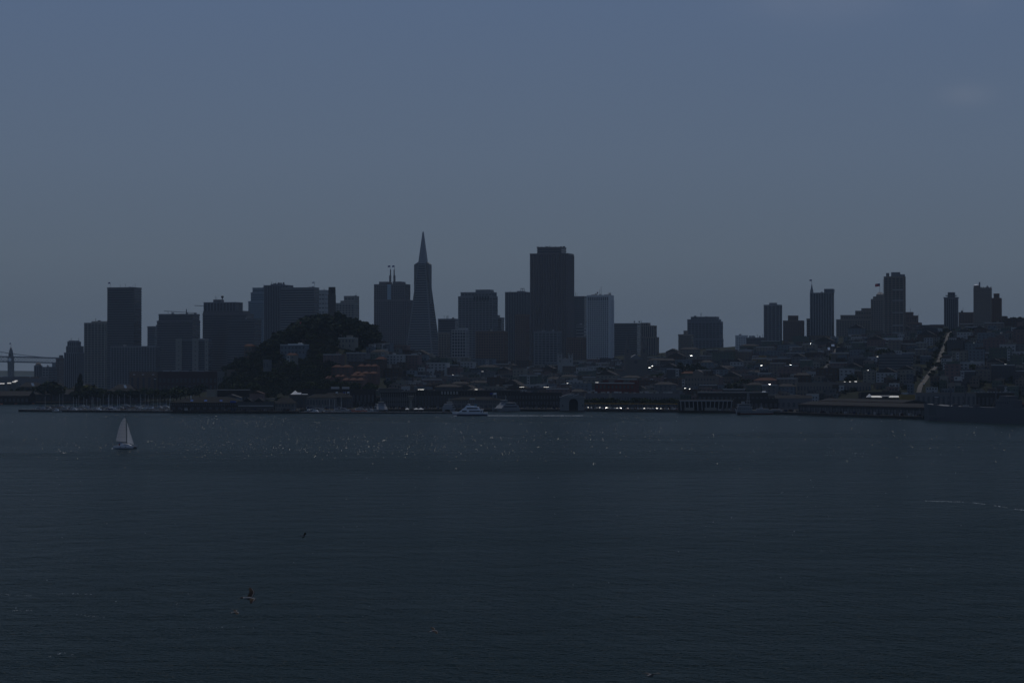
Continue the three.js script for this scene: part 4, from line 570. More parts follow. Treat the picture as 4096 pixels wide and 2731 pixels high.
{
  const d = 3020, cx = X(2543, d), gy = gnd(cx, -d), g = thing('spired_church', 'grey church with two tall pointed spires', 'church', cx, gy, -d, 0), yo = (p) => Y(p, d) - gy, m = M('church_stone', 0.13, 0.12, 0.11), lx = (p) => X(p, d) - cx;
  for (const p of [2510, 2576]) { bx(g, 'tower', m, lx(p), -3, 0, 8, yo(1412) + 3, 8); for (const s of [-1, 1]) part(g, 'pinnacle', UCONE, m, lx(p) + s * 3.3, yo(1412) + 2.2, 3.3, 1.4, 4.4, 1.4); bx(g, 'belfry', m, lx(p), yo(1412), 0, 6.2, yo(1394) - yo(1412), 6.2); bx(g, 'belfry_arch', glassPane, lx(p), yo(1411), 3.12, 2.2, 4.4, 0.15); part(g, 'spire', UCONE, m, lx(p), (yo(1394) + yo(1347)) / 2, 0, 6, yo(1347) - yo(1394), 6); }
  bx(g, 'nave', m, 0, -3, -10, 17, yo(1436) + 3, 30); part(g, 'nave_roof', UGABLEZ, W_.slate, 0, yo(1436), -10, 18, 6, 30); part(g, 'rose_window', new THREE.CylinderGeometry(2.2, 2.2, 0.3, 20).rotateX(Math.PI / 2), glassPane, 0, yo(1448), 5.05); bx(g, 'front_hall', m, 0, -3, 4, 64, 16, 12);
}
// billboards catching the sun by the side street
for (const [px, py, d, w, h, l] of [[3333, 1376, 3150, 4, 3.2, 'white roof panel above the side street, the higher one'], [3317, 1388, 3080, 3, 4, 'white roof panel above the side street, the lower one']]) { const x = X(px, d), g = thing('roof_panel', l, 'panel', x, Y(py, d) - h, -d, 0); part(g, 'panel', SHINE, M('panel_white', 0.75, 0.75, 0.74, 0.6), 0, h / 2, 0, w, h, 1, 0, -rad(35)); bx(g, 'post', steel, 0, -8, -1.2, 0.3, 9, 0.3); }
// ---------------------------------------------------------------- quays and piers
const darkTimber = M('wet_timber', 0.035, 0.032, 0.03, 0.9), deckM = M('pier_deck', 0.045, 0.043, 0.04, 0.95, { map: groundTex }), stoneM = M('wet_stone', 0.05, 0.05, 0.05, 0.9);
const QF = [[690, 2259], [1195, 2235], [1200, 2345], [2050, 2345], [2240, 2335], [2340, 2340], [2560, 2305], [2800, 2283], [3000, 2225], [3170, 2170], [3692, 1985], [3705, 2240], [4400, 2200], [5400, 2200]];
const qf = (px) => { let k = 0; while (k < QF.length - 2 && px > QF[k + 1][0]) k++; return mix(QF[k][1], QF[k + 1][1], Math.min(1, Math.max(0, (px - QF[k][0]) / (QF[k + 1][0] - QF[k][0])))); };
{
  const gb = new GB(20), top = 2.4;
  for (let k = 0; k < QF.length - 1; k++) { const [p0, d0] = QF[k], [p1, d1] = QF[k + 1], a = [X(p0, d0), -d0], b = [X(p1, d1), -d1], c = [X(p1, 2440), -2440], e = [X(p0, 2440), -2440]; gb.face([a[0], top, a[1]], [b[0], top, b[1]], [c[0], top, c[1]], [e[0], top, e[1]]); gb.face([a[0], -3, a[1]], [b[0], -3, b[1]], [b[0], top, b[1]], [a[0], top, a[1]]); }
  gb.face([X(690, 2440), -3, -2440], [X(690, 2259), -3, -2259], [X(690, 2259), top, -2259], [X(690, 2440), top, -2440]);
  structure('quay', gb.build(), deckM);
}
// a straight wall between two plan points given by bearing and distance
function along(name, label, cat, pa, da, pb, db, y0 = 0) { const ax = X(pa, da), bx_ = X(pb, db), L = Math.hypot(bx_ - ax, db - da), ry = Math.atan2(db - da, bx_ - ax); const g = thing(name, label, cat, (ax + bx_) / 2, y0, -(da + db) / 2, ry); g.L = L; return g; }
{
  const a = along('breakwater', 'long low dark breakwater in front of the marina boats', 'breakwater', 77, 2334, 694, 2263); bx(a, 'wall', stoneM, 0, -3, 0, a.L, 5.0, 4); bx(a, 'cap', concrete, 0, 2.0, 0, a.L, 0.25, 3); for (let k = 0; k < 26; k++) bx(a, 'pile', darkTimber, -a.L / 2 + (k + 0.5) * a.L / 26, -3, 2.4, 0.5, 5.2, 0.5);
  const b = along('breakwater', 'low dark breakwater before the fishing boats and pavilions', 'breakwater', 1190, 2238, 1815, 2232); bx(b, 'wall', stoneM, 0, -3, 0, b.L, 4.4, 3.4); bx(b, 'cap', concrete, 0, 1.4, 0, b.L, 0.2, 2.6); for (let k = 0; k < 22; k++) bx(b, 'pile', darkTimber, -b.L / 2 + (k + 0.5) * b.L / 22, -3, 2.1, 0.5, 4.8, 0.5);
  const pilings = along('fender_wall', 'dark timber fender wall along the front of hipped pavilion', 'fender', 692, 2257, 1188, 2233); bx(pilings, 'beam', darkTimber, 0, 0.9, 0, pilings.L, 0.7, 0.5); for (let k = 0; k < 48; k++) bx(pilings, 'pile', darkTimber, -pilings.L / 2 + (k + 0.5) * pilings.L / 48, -3, 0.4, 0.6, 5.6, 0.6);
}
for (let k = 0; k < 6; k++) { const px = [4, 62, 131, 185, 265, 380][k], d = mix(2772, 2862, px / 400), g = thing('orange_pontoon', `orange pontoon at the foot of left pier shed, ${ordinal(k + 1)} from left`, 'pontoon', X(px, d), 0, -d, 0, 'orange pontoons along the left pier'); bx(g, 'float', M('orange_float', 0.45, 0.10, 0.03, 0.7), 0, 0.1, 0, 3, 0.9, 1.6); bx(g, 'deck_plate', darkSteel, 0, 1.0, 0, 2.6, 0.12, 1.2); }

// ---------------------------------------------------------------- waterfront buildings
// open plan helper: building on the quay, given by bearings, roof rows and distance
function quayB(name, label, pl, pr, o) {
  const { d, D = 18, eave, wall, ry = 0 } = o, f = ry === 0 ? { W: (pr - pl) / FOCAL * d, cx: X((pl + pr) / 2, d) } : fit(pl, pr, d, D, ry), gy = o.gy ?? 2.4, g = thing(name, label, o.cat || 'building', f.cx, gy, -d, ry), H = Y(eave, d) - gy, W = f.W, lx = (p) => (X(p, d) - f.cx), yo = (p) => Y(p, d) - gy;
  bx(g, 'wall', wall, 0, -1, 0, W, H + 1, D);
  const rh = o.ridge ? Y(o.ridge, d) - gy - H : 0;
  if (o.roof === 'hip') part(g, 'roof', UHIP, o.roofM, 0, H, 0, W + 1.6, rh, D + 1.6); else if (o.roof === 'gable') part(g, 'roof', UGABLE, o.roofM, 0, H, 0, W + 1, rh, D + 1); else if (o.roof === 'gablez') part(g, 'roof', UGABLEZ, o.roofM, 0, H, 0, W + 1, rh, D + 1); else { bx(g, 'roof', o.roofM || tar, 0, H, 0, W - 0.8, 0.3, D - 0.8); bx(g, 'parapet', o.trim || wall, 0, H - 0.3, D / 2 - 0.15, W + 0.4, o.ph || 1, 0.6); }
  for (const [n, y0, y1, fill] of o.win || []) { const cw = W / n, a = H * y0, h = H * (y1 - y0); for (let k = 0; k < n; k++) bx(g, o.wname || 'window', glassPane, -W / 2 + (k + 0.5) * cw, a, D / 2 + 0.05, cw * fill, h, 0.14); }
  if (o.posts) for (let k = 0; k <= o.posts; k++) bx(g, 'post', o.trim || trimM, -W / 2 + 0.3 + k * (W - 0.6) / o.posts, 0, D / 2 + 0.5, 0.55, H * (o.postH || 0.9), 0.55);
  if (o.more) o.more(g, { W, D, H, lx, yo, d }); return g;
}
const shedWall = M('shed_wall', 0.05, 0.049, 0.048), shedRoof = M('shed_roof', 0.030, 0.030, 0.031, 0.9), greyWood = M('grey_boards', 0.075, 0.072, 0.067), darkWood = M('dark_boards', 0.034, 0.031, 0.029), paleWood = M('pale_boards', 0.135, 0.132, 0.124), sheetRoof = M('sheet_roof', 0.45, 0.45, 0.44, 0.42, { metalness: 0.4 });
const glint = (g, x, y, z, w, h, tilt = 61, name = 'skylight', mat = sheetRoof) => part(g, name, SHINE, mat, x, y, z, w, h, 1, 0, -rad(tilt));
// left piers
quayB('pier_shed', 'long dark pier shed behind the marina with skylit gables', 128, 566, { d: 2860, D: 36, eave: 1576, ridge: 1557, wall: shedWall, roof: 'gable', roofM: shedRoof, gy: 2.2, win: [[26, 0.1, 0.62, 0.5]], wname: 'cargo_door', posts: 26, trim: shedWall });
quayB('pier_shed', 'dark pier shed at the far left edge by open water', -140, 127, { d: 2800, D: 40, eave: 1582, ridge: 1564, wall: darkWood, roof: 'gable', roofM: shedRoof, gy: 2.2, win: [[16, 0.1, 0.6, 0.5]], wname: 'cargo_door' });
{ const g = thing('pier_deck', 'timber pier deck under the two left pier sheds', 'pier', 0, 0, 0); const gb = new GB(20); const q = [[-400, 2772], [600, 2836], [600, 2905], [-400, 2905]].map(([p, d]) => [X(p, d), -d]); gb.prism(q.map(([x, z]) => [x, -3, z]), q.map(([x, z]) => [x, 2.2, z])); part(g, 'deck', gb.build(), darkTimber); for (let k = 0; k < 60; k++) { const p = -60 + k * 11, d = mix(2771, 2835, (p + 400) / 1000) - 0.6; bx(g, 'pile', darkTimber, X(p, d), -3, -d, 0.6, 4.4, 0.6); } }
[[127, 1534, 2925, 'left'], [213, 1536, 2930, 'second'], [334, 1540, 2935, 'third'], [497, 1542, 2940, 'right']].forEach(([px, py, d, w], k) => { const ridge = Y(py - 5, d) - 3, g = thing('pier_hall', `gabled pier hall with a sunlit skylight, ${ordinal(k + 1)} from left behind the long shed`, 'building', X(px - 6, d), 3, -d, 0, 'skylit pier halls'); bx(g, 'wall', shedWall, 0, 0, -8, 27, ridge - 5.5, 26); part(g, 'roof', UHIP, shedRoof, 0, ridge - 5.5, -8, 28, 5.5, 27); part(g, 'skylight', new GB().prism([[0.6, 0, 0.1], [3.6, 0, 0.1], [3.6, 0, -0.1], [0.6, 0, -0.1]], [[-1.2, 3.6, -1.9], [1.8, 3.6, -1.9], [1.8, 3.6, -2.1], [-1.2, 3.6, -2.1]]).build(), M('skylight_sheet', 0.55, 0.54, 0.52, 0.5, { metalness: 0.2 }), 2, ridge - 4.4, 4.6); });
for (const [px, py, d, w, l] of [[2, 1535, 3050, 9, 'white truck-like container roof at the left edge'], [35, 1533, 3060, 5, 'small bright shed roof left of the clock tower foot'], [55, 1528, 3080, 5, 'small bright shed roof right of the clock tower foot'], [62, 1524, 3100, 4, 'upper small bright shed roof by the clock tower']]) { const g = thing('small_shed', l, 'shed', X(px, d), 3, -d), h = Y(py, d) - 3; bx(g, 'wall', paleWood, 0, 0, -2, w, h, 4); glint(g, 0, h + 0.3, 0, w, 2.4, 58, 'roof'); }
quayB('brick_office', 'brown brick office with white window ledges behind the marina', 523, 636, { d: 2970, D: 26, eave: 1488, wall: W_.brown, gy: 3, win: [[5, 0.25, 0.8, 0.4]], more: (g, q) => { for (const p of [542, 577, 618]) bx(g, 'ledge', whitePaint, q.lx(p), q.yo(1499), q.D / 2 + 0.6, 2.6, 0.7, 1.2); bx(g, 'ledge', whitePaint, q.lx(625), q.yo(1517), q.D / 2 + 0.6, 2.6, 0.7, 1.2); } });
quayB('brick_office', 'wide dark maroon office block left of the hill foot', 637, 873, { d: 2950, D: 26, eave: 1488, wall: M('maroon_brick', 0.06, 0.04, 0.04), gy: 3, win: [[14, 0.1, 0.26, 0.5], [14, 0.36, 0.52, 0.5], [14, 0.62, 0.78, 0.5]], more: (g, q) => { for (const p of [665, 700, 740, 800]) bx(g, 'roof_plant', steel, q.lx(p), q.H, 0, 8, 2.2, 6); } });
quayB('grey_office', 'tall grey office block at the cliff foot, left half', 872, 908, { d: 2910, D: 20, eave: 1488, wall: P_.grey, gy: 3, win: [[4, 0.15, 0.3, 0.5], [4, 0.4, 0.55, 0.5], [4, 0.65, 0.8, 0.5]] });
quayB('grey_office', 'taller grey office block at the cliff foot, right half', 910, 1020, { d: 2900, D: 20, eave: 1480, wall: P_.tan, gy: 3, win: [[9, 0.12, 0.25, 0.5], [9, 0.35, 0.48, 0.5], [9, 0.58, 0.71, 0.5]] });
quayB('long_office', 'long low brick office strip under the trees of the cliff', 1020, 1300, { d: 2760, D: 20, eave: 1532, wall: W_.brown, gy: 3, win: [[24, 0.2, 0.45, 0.5], [24, 0.6, 0.85, 0.5]] });
// pavilion pier
quayB('hipped_pavilion', 'wide hipped-roof pavilion with blue roof lights at marina end', 689, 985, { d: 2285, D: 30, eave: 1609, ridge: 1587, wall: darkWood, roof: 'hip', roofM: M('shingle_roof', 0.021, 0.022, 0.0225, 0.9), win: [[34, 0.62, 0.9, 0.45], [12, 0.1, 0.42, 0.5]], more: (g, q) => { for (const p of [775, 830, 891]) { const s = glint(g, q.lx(p), q.yo(1601), 15.2, 2.6, 1.6, 62, 'roof_light', M('blue_roof_light', 0.07, 0.15, 0.42, 0.8)); } cyl(g, 'flue', whitePaint, q.lx(766), q.yo(1598), 6, 0.25, 4); bx(g, 'gangway', darkTimber, 0, 0.2, 16.5, q.W, 0.3, 2.5); } });
quayB('window_pavilion', 'pavilion with two low gables and tall window bays', 955, 1102, { d: 2278, D: 24, eave: 1606, wall: greyWood, roofM: tar, win: [[12, 0.55, 0.92, 0.78], [8, 0.08, 0.36, 0.55]], more: (g, q) => { for (const p of [993, 1040]) { part(g, 'gable', UGABLEZ, M('shingle_roof'), q.lx(p), q.H, 2, 9.5, 3.6, 22); } bx(g, 'balcony_rail', trimM, 0, q.H * 0.48, q.D / 2 + 0.9, q.W * 0.96, 0.9, 0.3); bx(g, 'pergola', paleWood, q.lx(1078), q.H + 1.8, 0, 10, 1.2, 8); const sl = bx(g, 'blue_awning', M('blue_canvas', 0.03, 0.07, 0.25), q.lx(938), q.H * 0.9, q.D / 2 + 1.5, 5.5, 1.6, 2); } });
quayB('gabled_pavilion', 'gabled pavilion with long falling roof right of window bays', 1104, 1180, { d: 2275, D: 24, eave: 1612, ridge: 1590, wall: paleWood, roof: 'hip', roofM: M('shingle_roof'), win: [[6, 0.5, 0.9, 0.7], [7, 0.05, 0.32, 0.4]] });
quayB('grey_box_store', 'plain pale grey box behind the hipped pavilion roof', 829, 866, { d: 2420, D: 14, eave: 1560, wall: P_.cream, win: [[2, 0.3, 0.45, 0.3]] });
quayB('long_store', 'long dark flat store with a bright roof line behind pavilions', 866, 1002, { d: 2432, D: 16, eave: 1559, wall: darkWood, trim: paleRoof, ph: 0.6, win: [[10, 0.25, 0.6, 0.6]] });
quayB('gable_store', 'small store with a broad tan gable facing the water', 1001, 1056, { d: 2400, D: 18, eave: 1574, ridge: 1563, wall: P_.rose, roof: 'gablez', roofM: M('tan_shingle', 0.075, 0.052, 0.042), win: [[2, 0.3, 0.6, 0.5]] });
quayB('gable_store', 'grey store with blue gable front above the hipped pavilion', 888, 965, { d: 2330, D: 16, eave: 1590, ridge: 1576, wall: P_['pale blue'], roof: 'gablez', roofM: greyWood, win: [[4, 0.35, 0.75, 0.4]] });
quayB('carousel_hall', 'hall with white tent peaks beyond the gabled pavilion', 1160, 1232, { d: 2400, D: 18, eave: 1580, wall: greyWood, roofM: tar, win: [[5, 0.3, 0.7, 0.5]], more: (g, q) => { part(g, 'tent_peak', UPYR, M('tent_canvas', 0.5, 0.5, 0.49), q.lx(1180), q.H + 2.6, 0, 9, 4, 9); glint(g, q.lx(1196), q.yo(1574), 5, 5, 4, 56, 'white_awning', M('tent_canvas')); glint(g, q.lx(1220), q.yo(1578), 6, 6, 2.4, 56, 'white_awning', M('tent_canvas')); } });
quayB('hip_restaurant', 'broad restaurant with stepped hip roofs behind the fishing boats', 1230, 1345, { d: 2375, D: 24, eave: 1590, ridge: 1576, wall: paleWood, roof: 'hip', roofM: M('shingle_roof'), win: [[10, 0.35, 0.8, 0.6]] });
quayB('hip_restaurant', 'taller hip-roofed restaurant wing flying small pennants', 1282, 1408, { d: 2395, D: 22, eave: 1588, ridge: 1570, wall: greyWood, roof: 'hip', roofM: M('shingle_roof'), win: [[12, 0.4, 0.8, 0.6]], more: (g, q) => { for (const [p, m] of [[1352, flagWhite], [1382, flagBlue], [1398, flagWhite]]) flagpole(g, q.lx(p), q.yo(1586), 4, 5, 2.2, [m]); } });
quayB('long_warehouse', 'long dark warehouse with a white roof room under condominiums', 1200, 1500, { d: 2445, D: 22, eave: 1558, wall: darkWood, trim: shedRoof, win: [[20, 0.3, 0.7, 0.5]], more: (g, q) => { bx(g, 'roof_room', P_.white, q.lx(1340), q.H, 0, 8, 2.8, 8); bx(g, 'roof_room', P_.white, q.lx(1382), q.H, 0, 7, 2.8, 8); } });
quayB('column_garage', 'parking garage with rows of thin columns and white roof line', 1524, 1664, { d: 2440, D: 24, eave: 1566, wall: darkWood, trim: M('pale_boards'), ph: 0.8, posts: 16, win: [[16, 0.05, 0.3, 0.8], [16, 0.4, 0.66, 0.8]], more: (g, q) => bx(g, 'upper_deck', greyWood, q.lx(1556), q.H, -3, 20, 3.6, 14) });
quayB('colonnade_store', 'long low store with white columns left of the arch', 1662, 2080, { d: 2442, D: 20, eave: 1562, wall: darkWood, trim: greyWood, posts: 34, win: [[34, 0.1, 0.7, 0.7]], more: (g, q) => { for (let k = 0; k < 6; k++) bx(g, 'white_column', P_.white, q.lx(1769 + k * 12), q.H * 0.78, q.D / 2 + 1, 1.2, 3, 0.6); for (const [p, w] of [[1684, 9], [1905, 4]]) glint(g, q.lx(p), q.H + 1.1, 4, w * 0.7, 0.5); } });
quayB('ferry_shed', 'long hip-roofed ferry shed behind the moving ferry', 1793, 2006, { d: 2385, D: 18, eave: 1598, ridge: 1587, wall: paleWood, roof: 'hip', roofM: M('shingle_roof'), win: [[24, 0.62, 0.88, 0.7], [12, 0.05, 0.4, 0.7]], more: (g, q) => { bx(g, 'sign_board', P_.white, q.lx(1890), q.yo(1598), q.D / 2 + 0.4, 5.5, 1.6, 0.3); for (const [p, m] of [[1972, flagBlue], [1986, flagWhite]]) flagpole(g, q.lx(p), q.yo(1592), 3, 5.5, 3, [m]); } });
quayB('promenade_store', 'dark two-storey store row left of the white arch', 2050, 2245, { d: 2430, D: 20, eave: 1572, wall: darkWood, trim: shedRoof, win: [[16, 0.2, 0.42, 0.5], [16, 0.6, 0.82, 0.5]], more: (g, q) => { for (const [p, w] of [[2087, 8], [2185, 9]]) glint(g, q.lx(p), q.yo(1548), 2, w * 0.6, 0.5); } });
{ // mushroom-shaped viewing tower
  const d = 2350, g = thing('mushroom_tower', 'pale mushroom-shaped tower standing on the breakwater quay', 'tower', X(1643, d), 2.4, -d), m = P_.cream; part(g, 'stem', new THREE.CylinderGeometry(1.1, 1.6, 8.5, 12), m, 0, 4.2, 0); part(g, 'cap', new THREE.CylinderGeometry(3.2, 1.2, 4, 14), m, 0, 10.2, 0); cyl(g, 'rim', m, 0, 12.1, 0, 3.3, 0.7); }
[[1628, 1636, 2260, 4], [1664, 1635, 2262, 5], [1683, 1635, 2262, 6]].forEach(([px, py, d, w], k) => { const g = thing('parasol_kiosk', `small kiosk with a pale peaked canopy, ${ordinal(k + 1)} from left on the breakwater`, 'kiosk', X(px, d), 1.5, -d, 0, 'peaked kiosks on the breakwater'); for (const s of [-1, 1]) cyl(g, 'post', steel, s * w * 0.4, 0, 0, 0.12, 2); part(g, 'canopy', UPYR, M('tent_canvas'), 0, 2.7, 0, w, 1.5, 4); bx(g, 'counter', darkWood, 0, 0, -0.5, w * 0.8, 1.1, 1); });
{ // white ferry arch
  const d = 2338, pl = 2240, pr = 2337, W = X(pr, d) - X(pl, d), cx = X((pl + pr) / 2, d), gy = 0.5, g = thing('ferry_arch', 'grey arched ferry gateway with a low gabled top', 'gateway', cx, gy, -d), yo = (p) => Y(p, d) - gy, m = M('arch_stucco', 0.165, 0.165, 0.16), s = new THREE.Shape(), a = 4.4, cxA = X(2294, d) - cx, sp = yo(1612);
  s.moveTo(-W / 2, 0); s.lineTo(cxA - a, 0); s.lineTo(cxA - a, sp); s.absarc(cxA, sp, a, Math.PI, 0, true); s.lineTo(cxA + a, 0); s.lineTo(W / 2, 0); s.lineTo(W / 2, yo(1588)); s.lineTo(-W / 2, yo(1588)); s.closePath();
  part(g, 'wall', new THREE.ExtrudeGeometry(s, { depth: 7, bevelEnabled: false, curveSegments: 20 }), m, 0, 0, -3.5); part(g, 'gable', UGABLEZ, m, 0, yo(1588), 0, W + 1, yo(1573) - yo(1588), 8.4); bx(g, 'cornice', M('arch_trim', 0.22, 0.22, 0.21), 0, yo(1588) - 0.4, 0, W + 1.2, 0.7, 8.6);
  for (const p of [2250, 2331]) bx(g, 'niche', glassPane, X(p, d) - cx, yo(1627), 3.52, 1.4, 2.2, 0.12); for (let k = 0; k < 3; k++) part(g, 'roof_rib', UNIT, M('rib_white', 0.6, 0.6, 0.58, 0.5), -6.5 + k * 5.2, yo(1581) + 0.4, 4.4, 6, 0.25, 0.3, 0, 0, Math.atan2(yo(1573) - yo(1588), W / 2)); bx(g, 'plinth', stoneM, 0, -4, 0, W + 4, 4.6, 12); bx(g, 'back_wall', darkWood, 0, 0, -4.2, W - 2, yo(1596), 0.5);
}
quayB('brick_promenade_block', 'long dark brick building behind the promenade trees', 2340, 2716, { d: 2436, D: 16, eave: 1573, wall: W_.dark, trim: P_.beige, ph: 0.7, win: [[34, 0.16, 0.36, 0.5], [34, 0.52, 0.72, 0.5]], more: (g, q) => { bx(g, 'white_pylon', P_.cream, q.lx(2440), 0, q.D / 2 + 0.6, 3, q.H, 1); for (let k = 0; k < 14; k++) bx(g, 'roof_plant', pick([P_.white, paleRoof, steel]), q.lx(2360 + k * 25 + rr(-6, 6)), q.H + 0.3, rr(-2, 3), rr(2, 6), rr(0.6, 1.6), 4); } });
{ const g = along('long_awning', 'long thin yellow awning above the parked cars', 'awning', 2338, 2392, 2712, 2372, 2.4); bx(g, 'canopy', M('yellow_canvas', 0.30, 0.19, 0.06), 0, 4.1, 0, g.L, 0.7, 2.4); for (let k = 0; k < 20; k++) cyl(g, 'post', steel, -g.L / 2 + (k + 0.5) * g.L / 20, 0, 0.8, 0.12, 4.2); }
{ // open shed with white raking posts
  const d = 2275, pl = 2716, pr = 2930, W = X(pr, d) - X(pl, d), cx = X((pl + pr) / 2, d), g = thing('post_shed', 'open pier shed with a row of white raking posts', 'building', cx, 2.4, -d), H = Y(1601, d) - 2.4; bx(g, 'roof_beam', M('post_white', 0.25, 0.255, 0.26), 0, H - 0.9, 6, W, 0.9, 0.8); bx(g, 'roof', tar, 0, H, -5, W, 0.4, 23); bx(g, 'back_wall', darkWood, 0, -1, -10, W, H + 0.9, 12); for (let k = 0; k < 13; k++) part(g, 'post', UNIT, M('post_white'), -W / 2 + 1.5 + k * (W - 3) / 12, H / 2, 6.2, 0.7, H, 0.6, 0, 0, (k < 7 ? 0.06 : -0.09)); for (const [x, w] of [[-16, 9], [4, 11]]) bx(g, 'kiosk', P_.cream, x, 0, 8, w, 2.6, 3); }
// sheds behind the moored white ship and along the right pier
quayB('low_store', 'low dark store behind the white moored ship', 2935, 3110, { d: 2330, D: 18, eave: 1597, wall: darkWood, trim: shedRoof, win: [[9, 0.2, 0.6, 0.5]] });
quayB('low_store', 'low brown store with slanted roof left of the right pier shed', 3100, 3245, { d: 2345, D: 18, eave: 1592, ridge: 1580, wall: W_.dark, roof: 'gable', roofM: shedRoof, win: [[7, 0.2, 0.6, 0.5]] });
quayB('long_store', 'long store strip with a bright shining dome light', 2790, 3070, { d: 2440, D: 16, eave: 1569, wall: darkWood, trim: paleRoof, ph: 0.6, win: [[16, 0.3, 0.7, 0.5]], more: (g, q) => { for (const p of [3052, 3058]) part(g, 'dome_light', UDOME, M('dome_acrylic', 0.6, 0.6, 0.6, 0.2), q.lx(p), q.H, 5, 3.4, 2.4, 3.4); } });
quayB('terrace_block', 'long pale terrace of apartments above the right waterfront', 3185, 3480, { d: 2520, D: 20, eave: 1530, wall: P_.beige, gy: 5, ph: 0.8, win: [[24, 0.62, 0.82, 0.45], [24, 0.3, 0.5, 0.45]], more: (g, q) => { for (const [p, s] of [[3377, 1.5], [3398, 1.9], [3421, 2.7]]) glint(g, q.lx(p), q.H + 0.3 + s * 0.3, 6, s, s * 0.9, 61, 'roof_light'); } });
quayB('corrugated_store', 'dark corrugated store with white vaults left of yellow building', 3440, 3600, { d: 2420, D: 18, eave: 1570, wall: darkWood, trim: shedRoof, win: [[8, 0.3, 0.7, 0.5]], more: (g, q) => { for (const p of [3568, 3596, 3620]) part(g, 'vault', new THREE.CylinderGeometry(3.2, 3.2, 9, 14, 1, false, -Math.PI / 2, Math.PI).rotateX(Math.PI / 2), M('vault_sheet', 0.28, 0.30, 0.31, 0.5), q.lx(p), q.H, 0, 1, 0.6, 1); } });
quayB('white_roof_market', 'market hall with a blazing white sheet roof', 3472, 3592, { d: 2300, D: 16, eave: 1592, wall: darkWood, roofM: tar, more: (g, q) => { glint(g, q.lx(3503), q.yo(1585.5), 7, 10, 3.2, 61, 'sheet_roof'); glint(g, q.lx(3572), q.yo(1585.5), 7, 9.5, 3.2, 61, 'sheet_roof'); glint(g, q.lx(3538), q.yo(1583), 6.2, 9, 1.6, 50, 'sheet_roof', M('dull_sheet', 0.22, 0.22, 0.22, 0.6)); part(g, 'small_peak', UPYR, M('tent_canvas'), q.lx(3477), q.yo(1581), 3, 6, 3.4, 5); part(g, 'front_arch', new THREE.CylinderGeometry(5.2, 5.2, 3, 20, 1, false, -Math.PI / 2, Math.PI).rotateX(Math.PI / 2), darkWood, q.lx(3544), q.yo(1594), 9.5, 1, 0.5, 1); } });
quayB('yellow_store', 'small yellow building right of the white roof market', 3599, 3658, { d: 2290, D: 12, eave: 1581, wall: M('yellow_wall', 0.20, 0.14, 0.045), win: [[3, 0.2, 0.7, 0.5]] });
quayB('column_store', 'grey store row with tall dark bays right of yellow building', 3660, 3900, { d: 2360, D: 16, eave: 1572, wall: P_.grey, trim: P_.beige, win: [[12, 0.15, 0.8, 0.45]], more: (g, q) => glint(g, q.lx(3741), q.yo(1588), 9, 4, 0.9, 61, 'awning') });
quayB('dark_long_store', 'long dark store with a glittering pale roof edge at right', 3885, 4050, { d: 2385, D: 22, eave: 1570, wall: darkWood, trim: M('pale_boards'), ph: 0.9, win: [[10, 0.2, 0.7, 0.5]], more: (g, q) => { for (let k = 0; k < 12; k++) bx(g, 'roof_vent', P_.white, q.lx(3895 + k * 12.5), q.H + 0.2, q.D / 2 - 1, 1.6, 0.9, 1); } });
quayB('red_eave_store', 'low store with red-brown roof edges at the right frame edge', 3975, 4260, { d: 2290, D: 14, eave: 1615, wall: darkWood, trim: M('red_trim', 0.22, 0.07, 0.04), ph: 1.3, win: [[8, 0.2, 0.6, 0.5]] });
quayB('hill_foot_block', 'long pale flats across the foot of the right hill', 3860, 4110, { d: 2500, D: 18, eave: 1535, wall: P_.grey, gy: 6, win: [[18, 0.3, 0.5, 0.45], [18, 0.66, 0.86, 0.45]] });
quayB('hill_foot_block', 'brown flats at the foot of the lit street, left side', 3500, 3640, { d: 2520, D: 16, eave: 1532, wall: P_.tan, gy: 6, win: [[10, 0.3, 0.5, 0.45], [10, 0.66, 0.86, 0.45]] });
quayB('hill_foot_block', 'grey flats at the foot of the lit street, right side', 3700, 3850, { d: 2530, D: 16, eave: 1536, wall: P_['pale blue'], gy: 8, win: [[10, 0.3, 0.5, 0.45], [10, 0.66, 0.86, 0.45]] });
{ // long right pier shed, running towards the viewer
  const mk = (label, pa, da, pb, db, off, eave, ridge, dep, w) => { const g = along('pier_shed', label, 'building', pa, da, pb, db, 2.4), L = g.L, H = Y(eave, (da + db) / 2) - 2.4, R = Y(ridge, (da + db) / 2) - 2.4 - H; bx(g, 'wall', w, 0, -1, -dep / 2 + off, L, H + 1, dep); part(g, 'roof', UGABLE, shedRoof, 0, H, -dep / 2 + off, L + 1, R, dep + 1.4); bx(g, 'eave_board', M('eave_red', 0.12, 0.075, 0.06), 0, H - 0.35, off + 0.75, L + 1, 0.5, 0.12); const n = Math.round(L / 9); for (let k = 0; k < n; k++) bx(g, 'cargo_door', glassPane, -L / 2 + (k + 0.5) * L / n, 0.2, off + 0.06, L / n * 0.42, H * 0.6, 0.14); for (let k = 0; k < n; k++) bx(g, 'wall_panel', P_.grey, -L / 2 + k * L / n + L / n * 0.98, 0.2, off + 0.08, L / n * 0.3, H * 0.62, 0.16); return g; };
  mk('long right pier shed with cargo doors and red eave line', 3180, 2180, 3690, 2000, -4, 1623, 1610, 30, shedWall);
  mk('second pier shed roof rising behind the long right shed', 3260, 2260, 3600, 2140, -4, 1606, 1596, 26, shedWall);
}
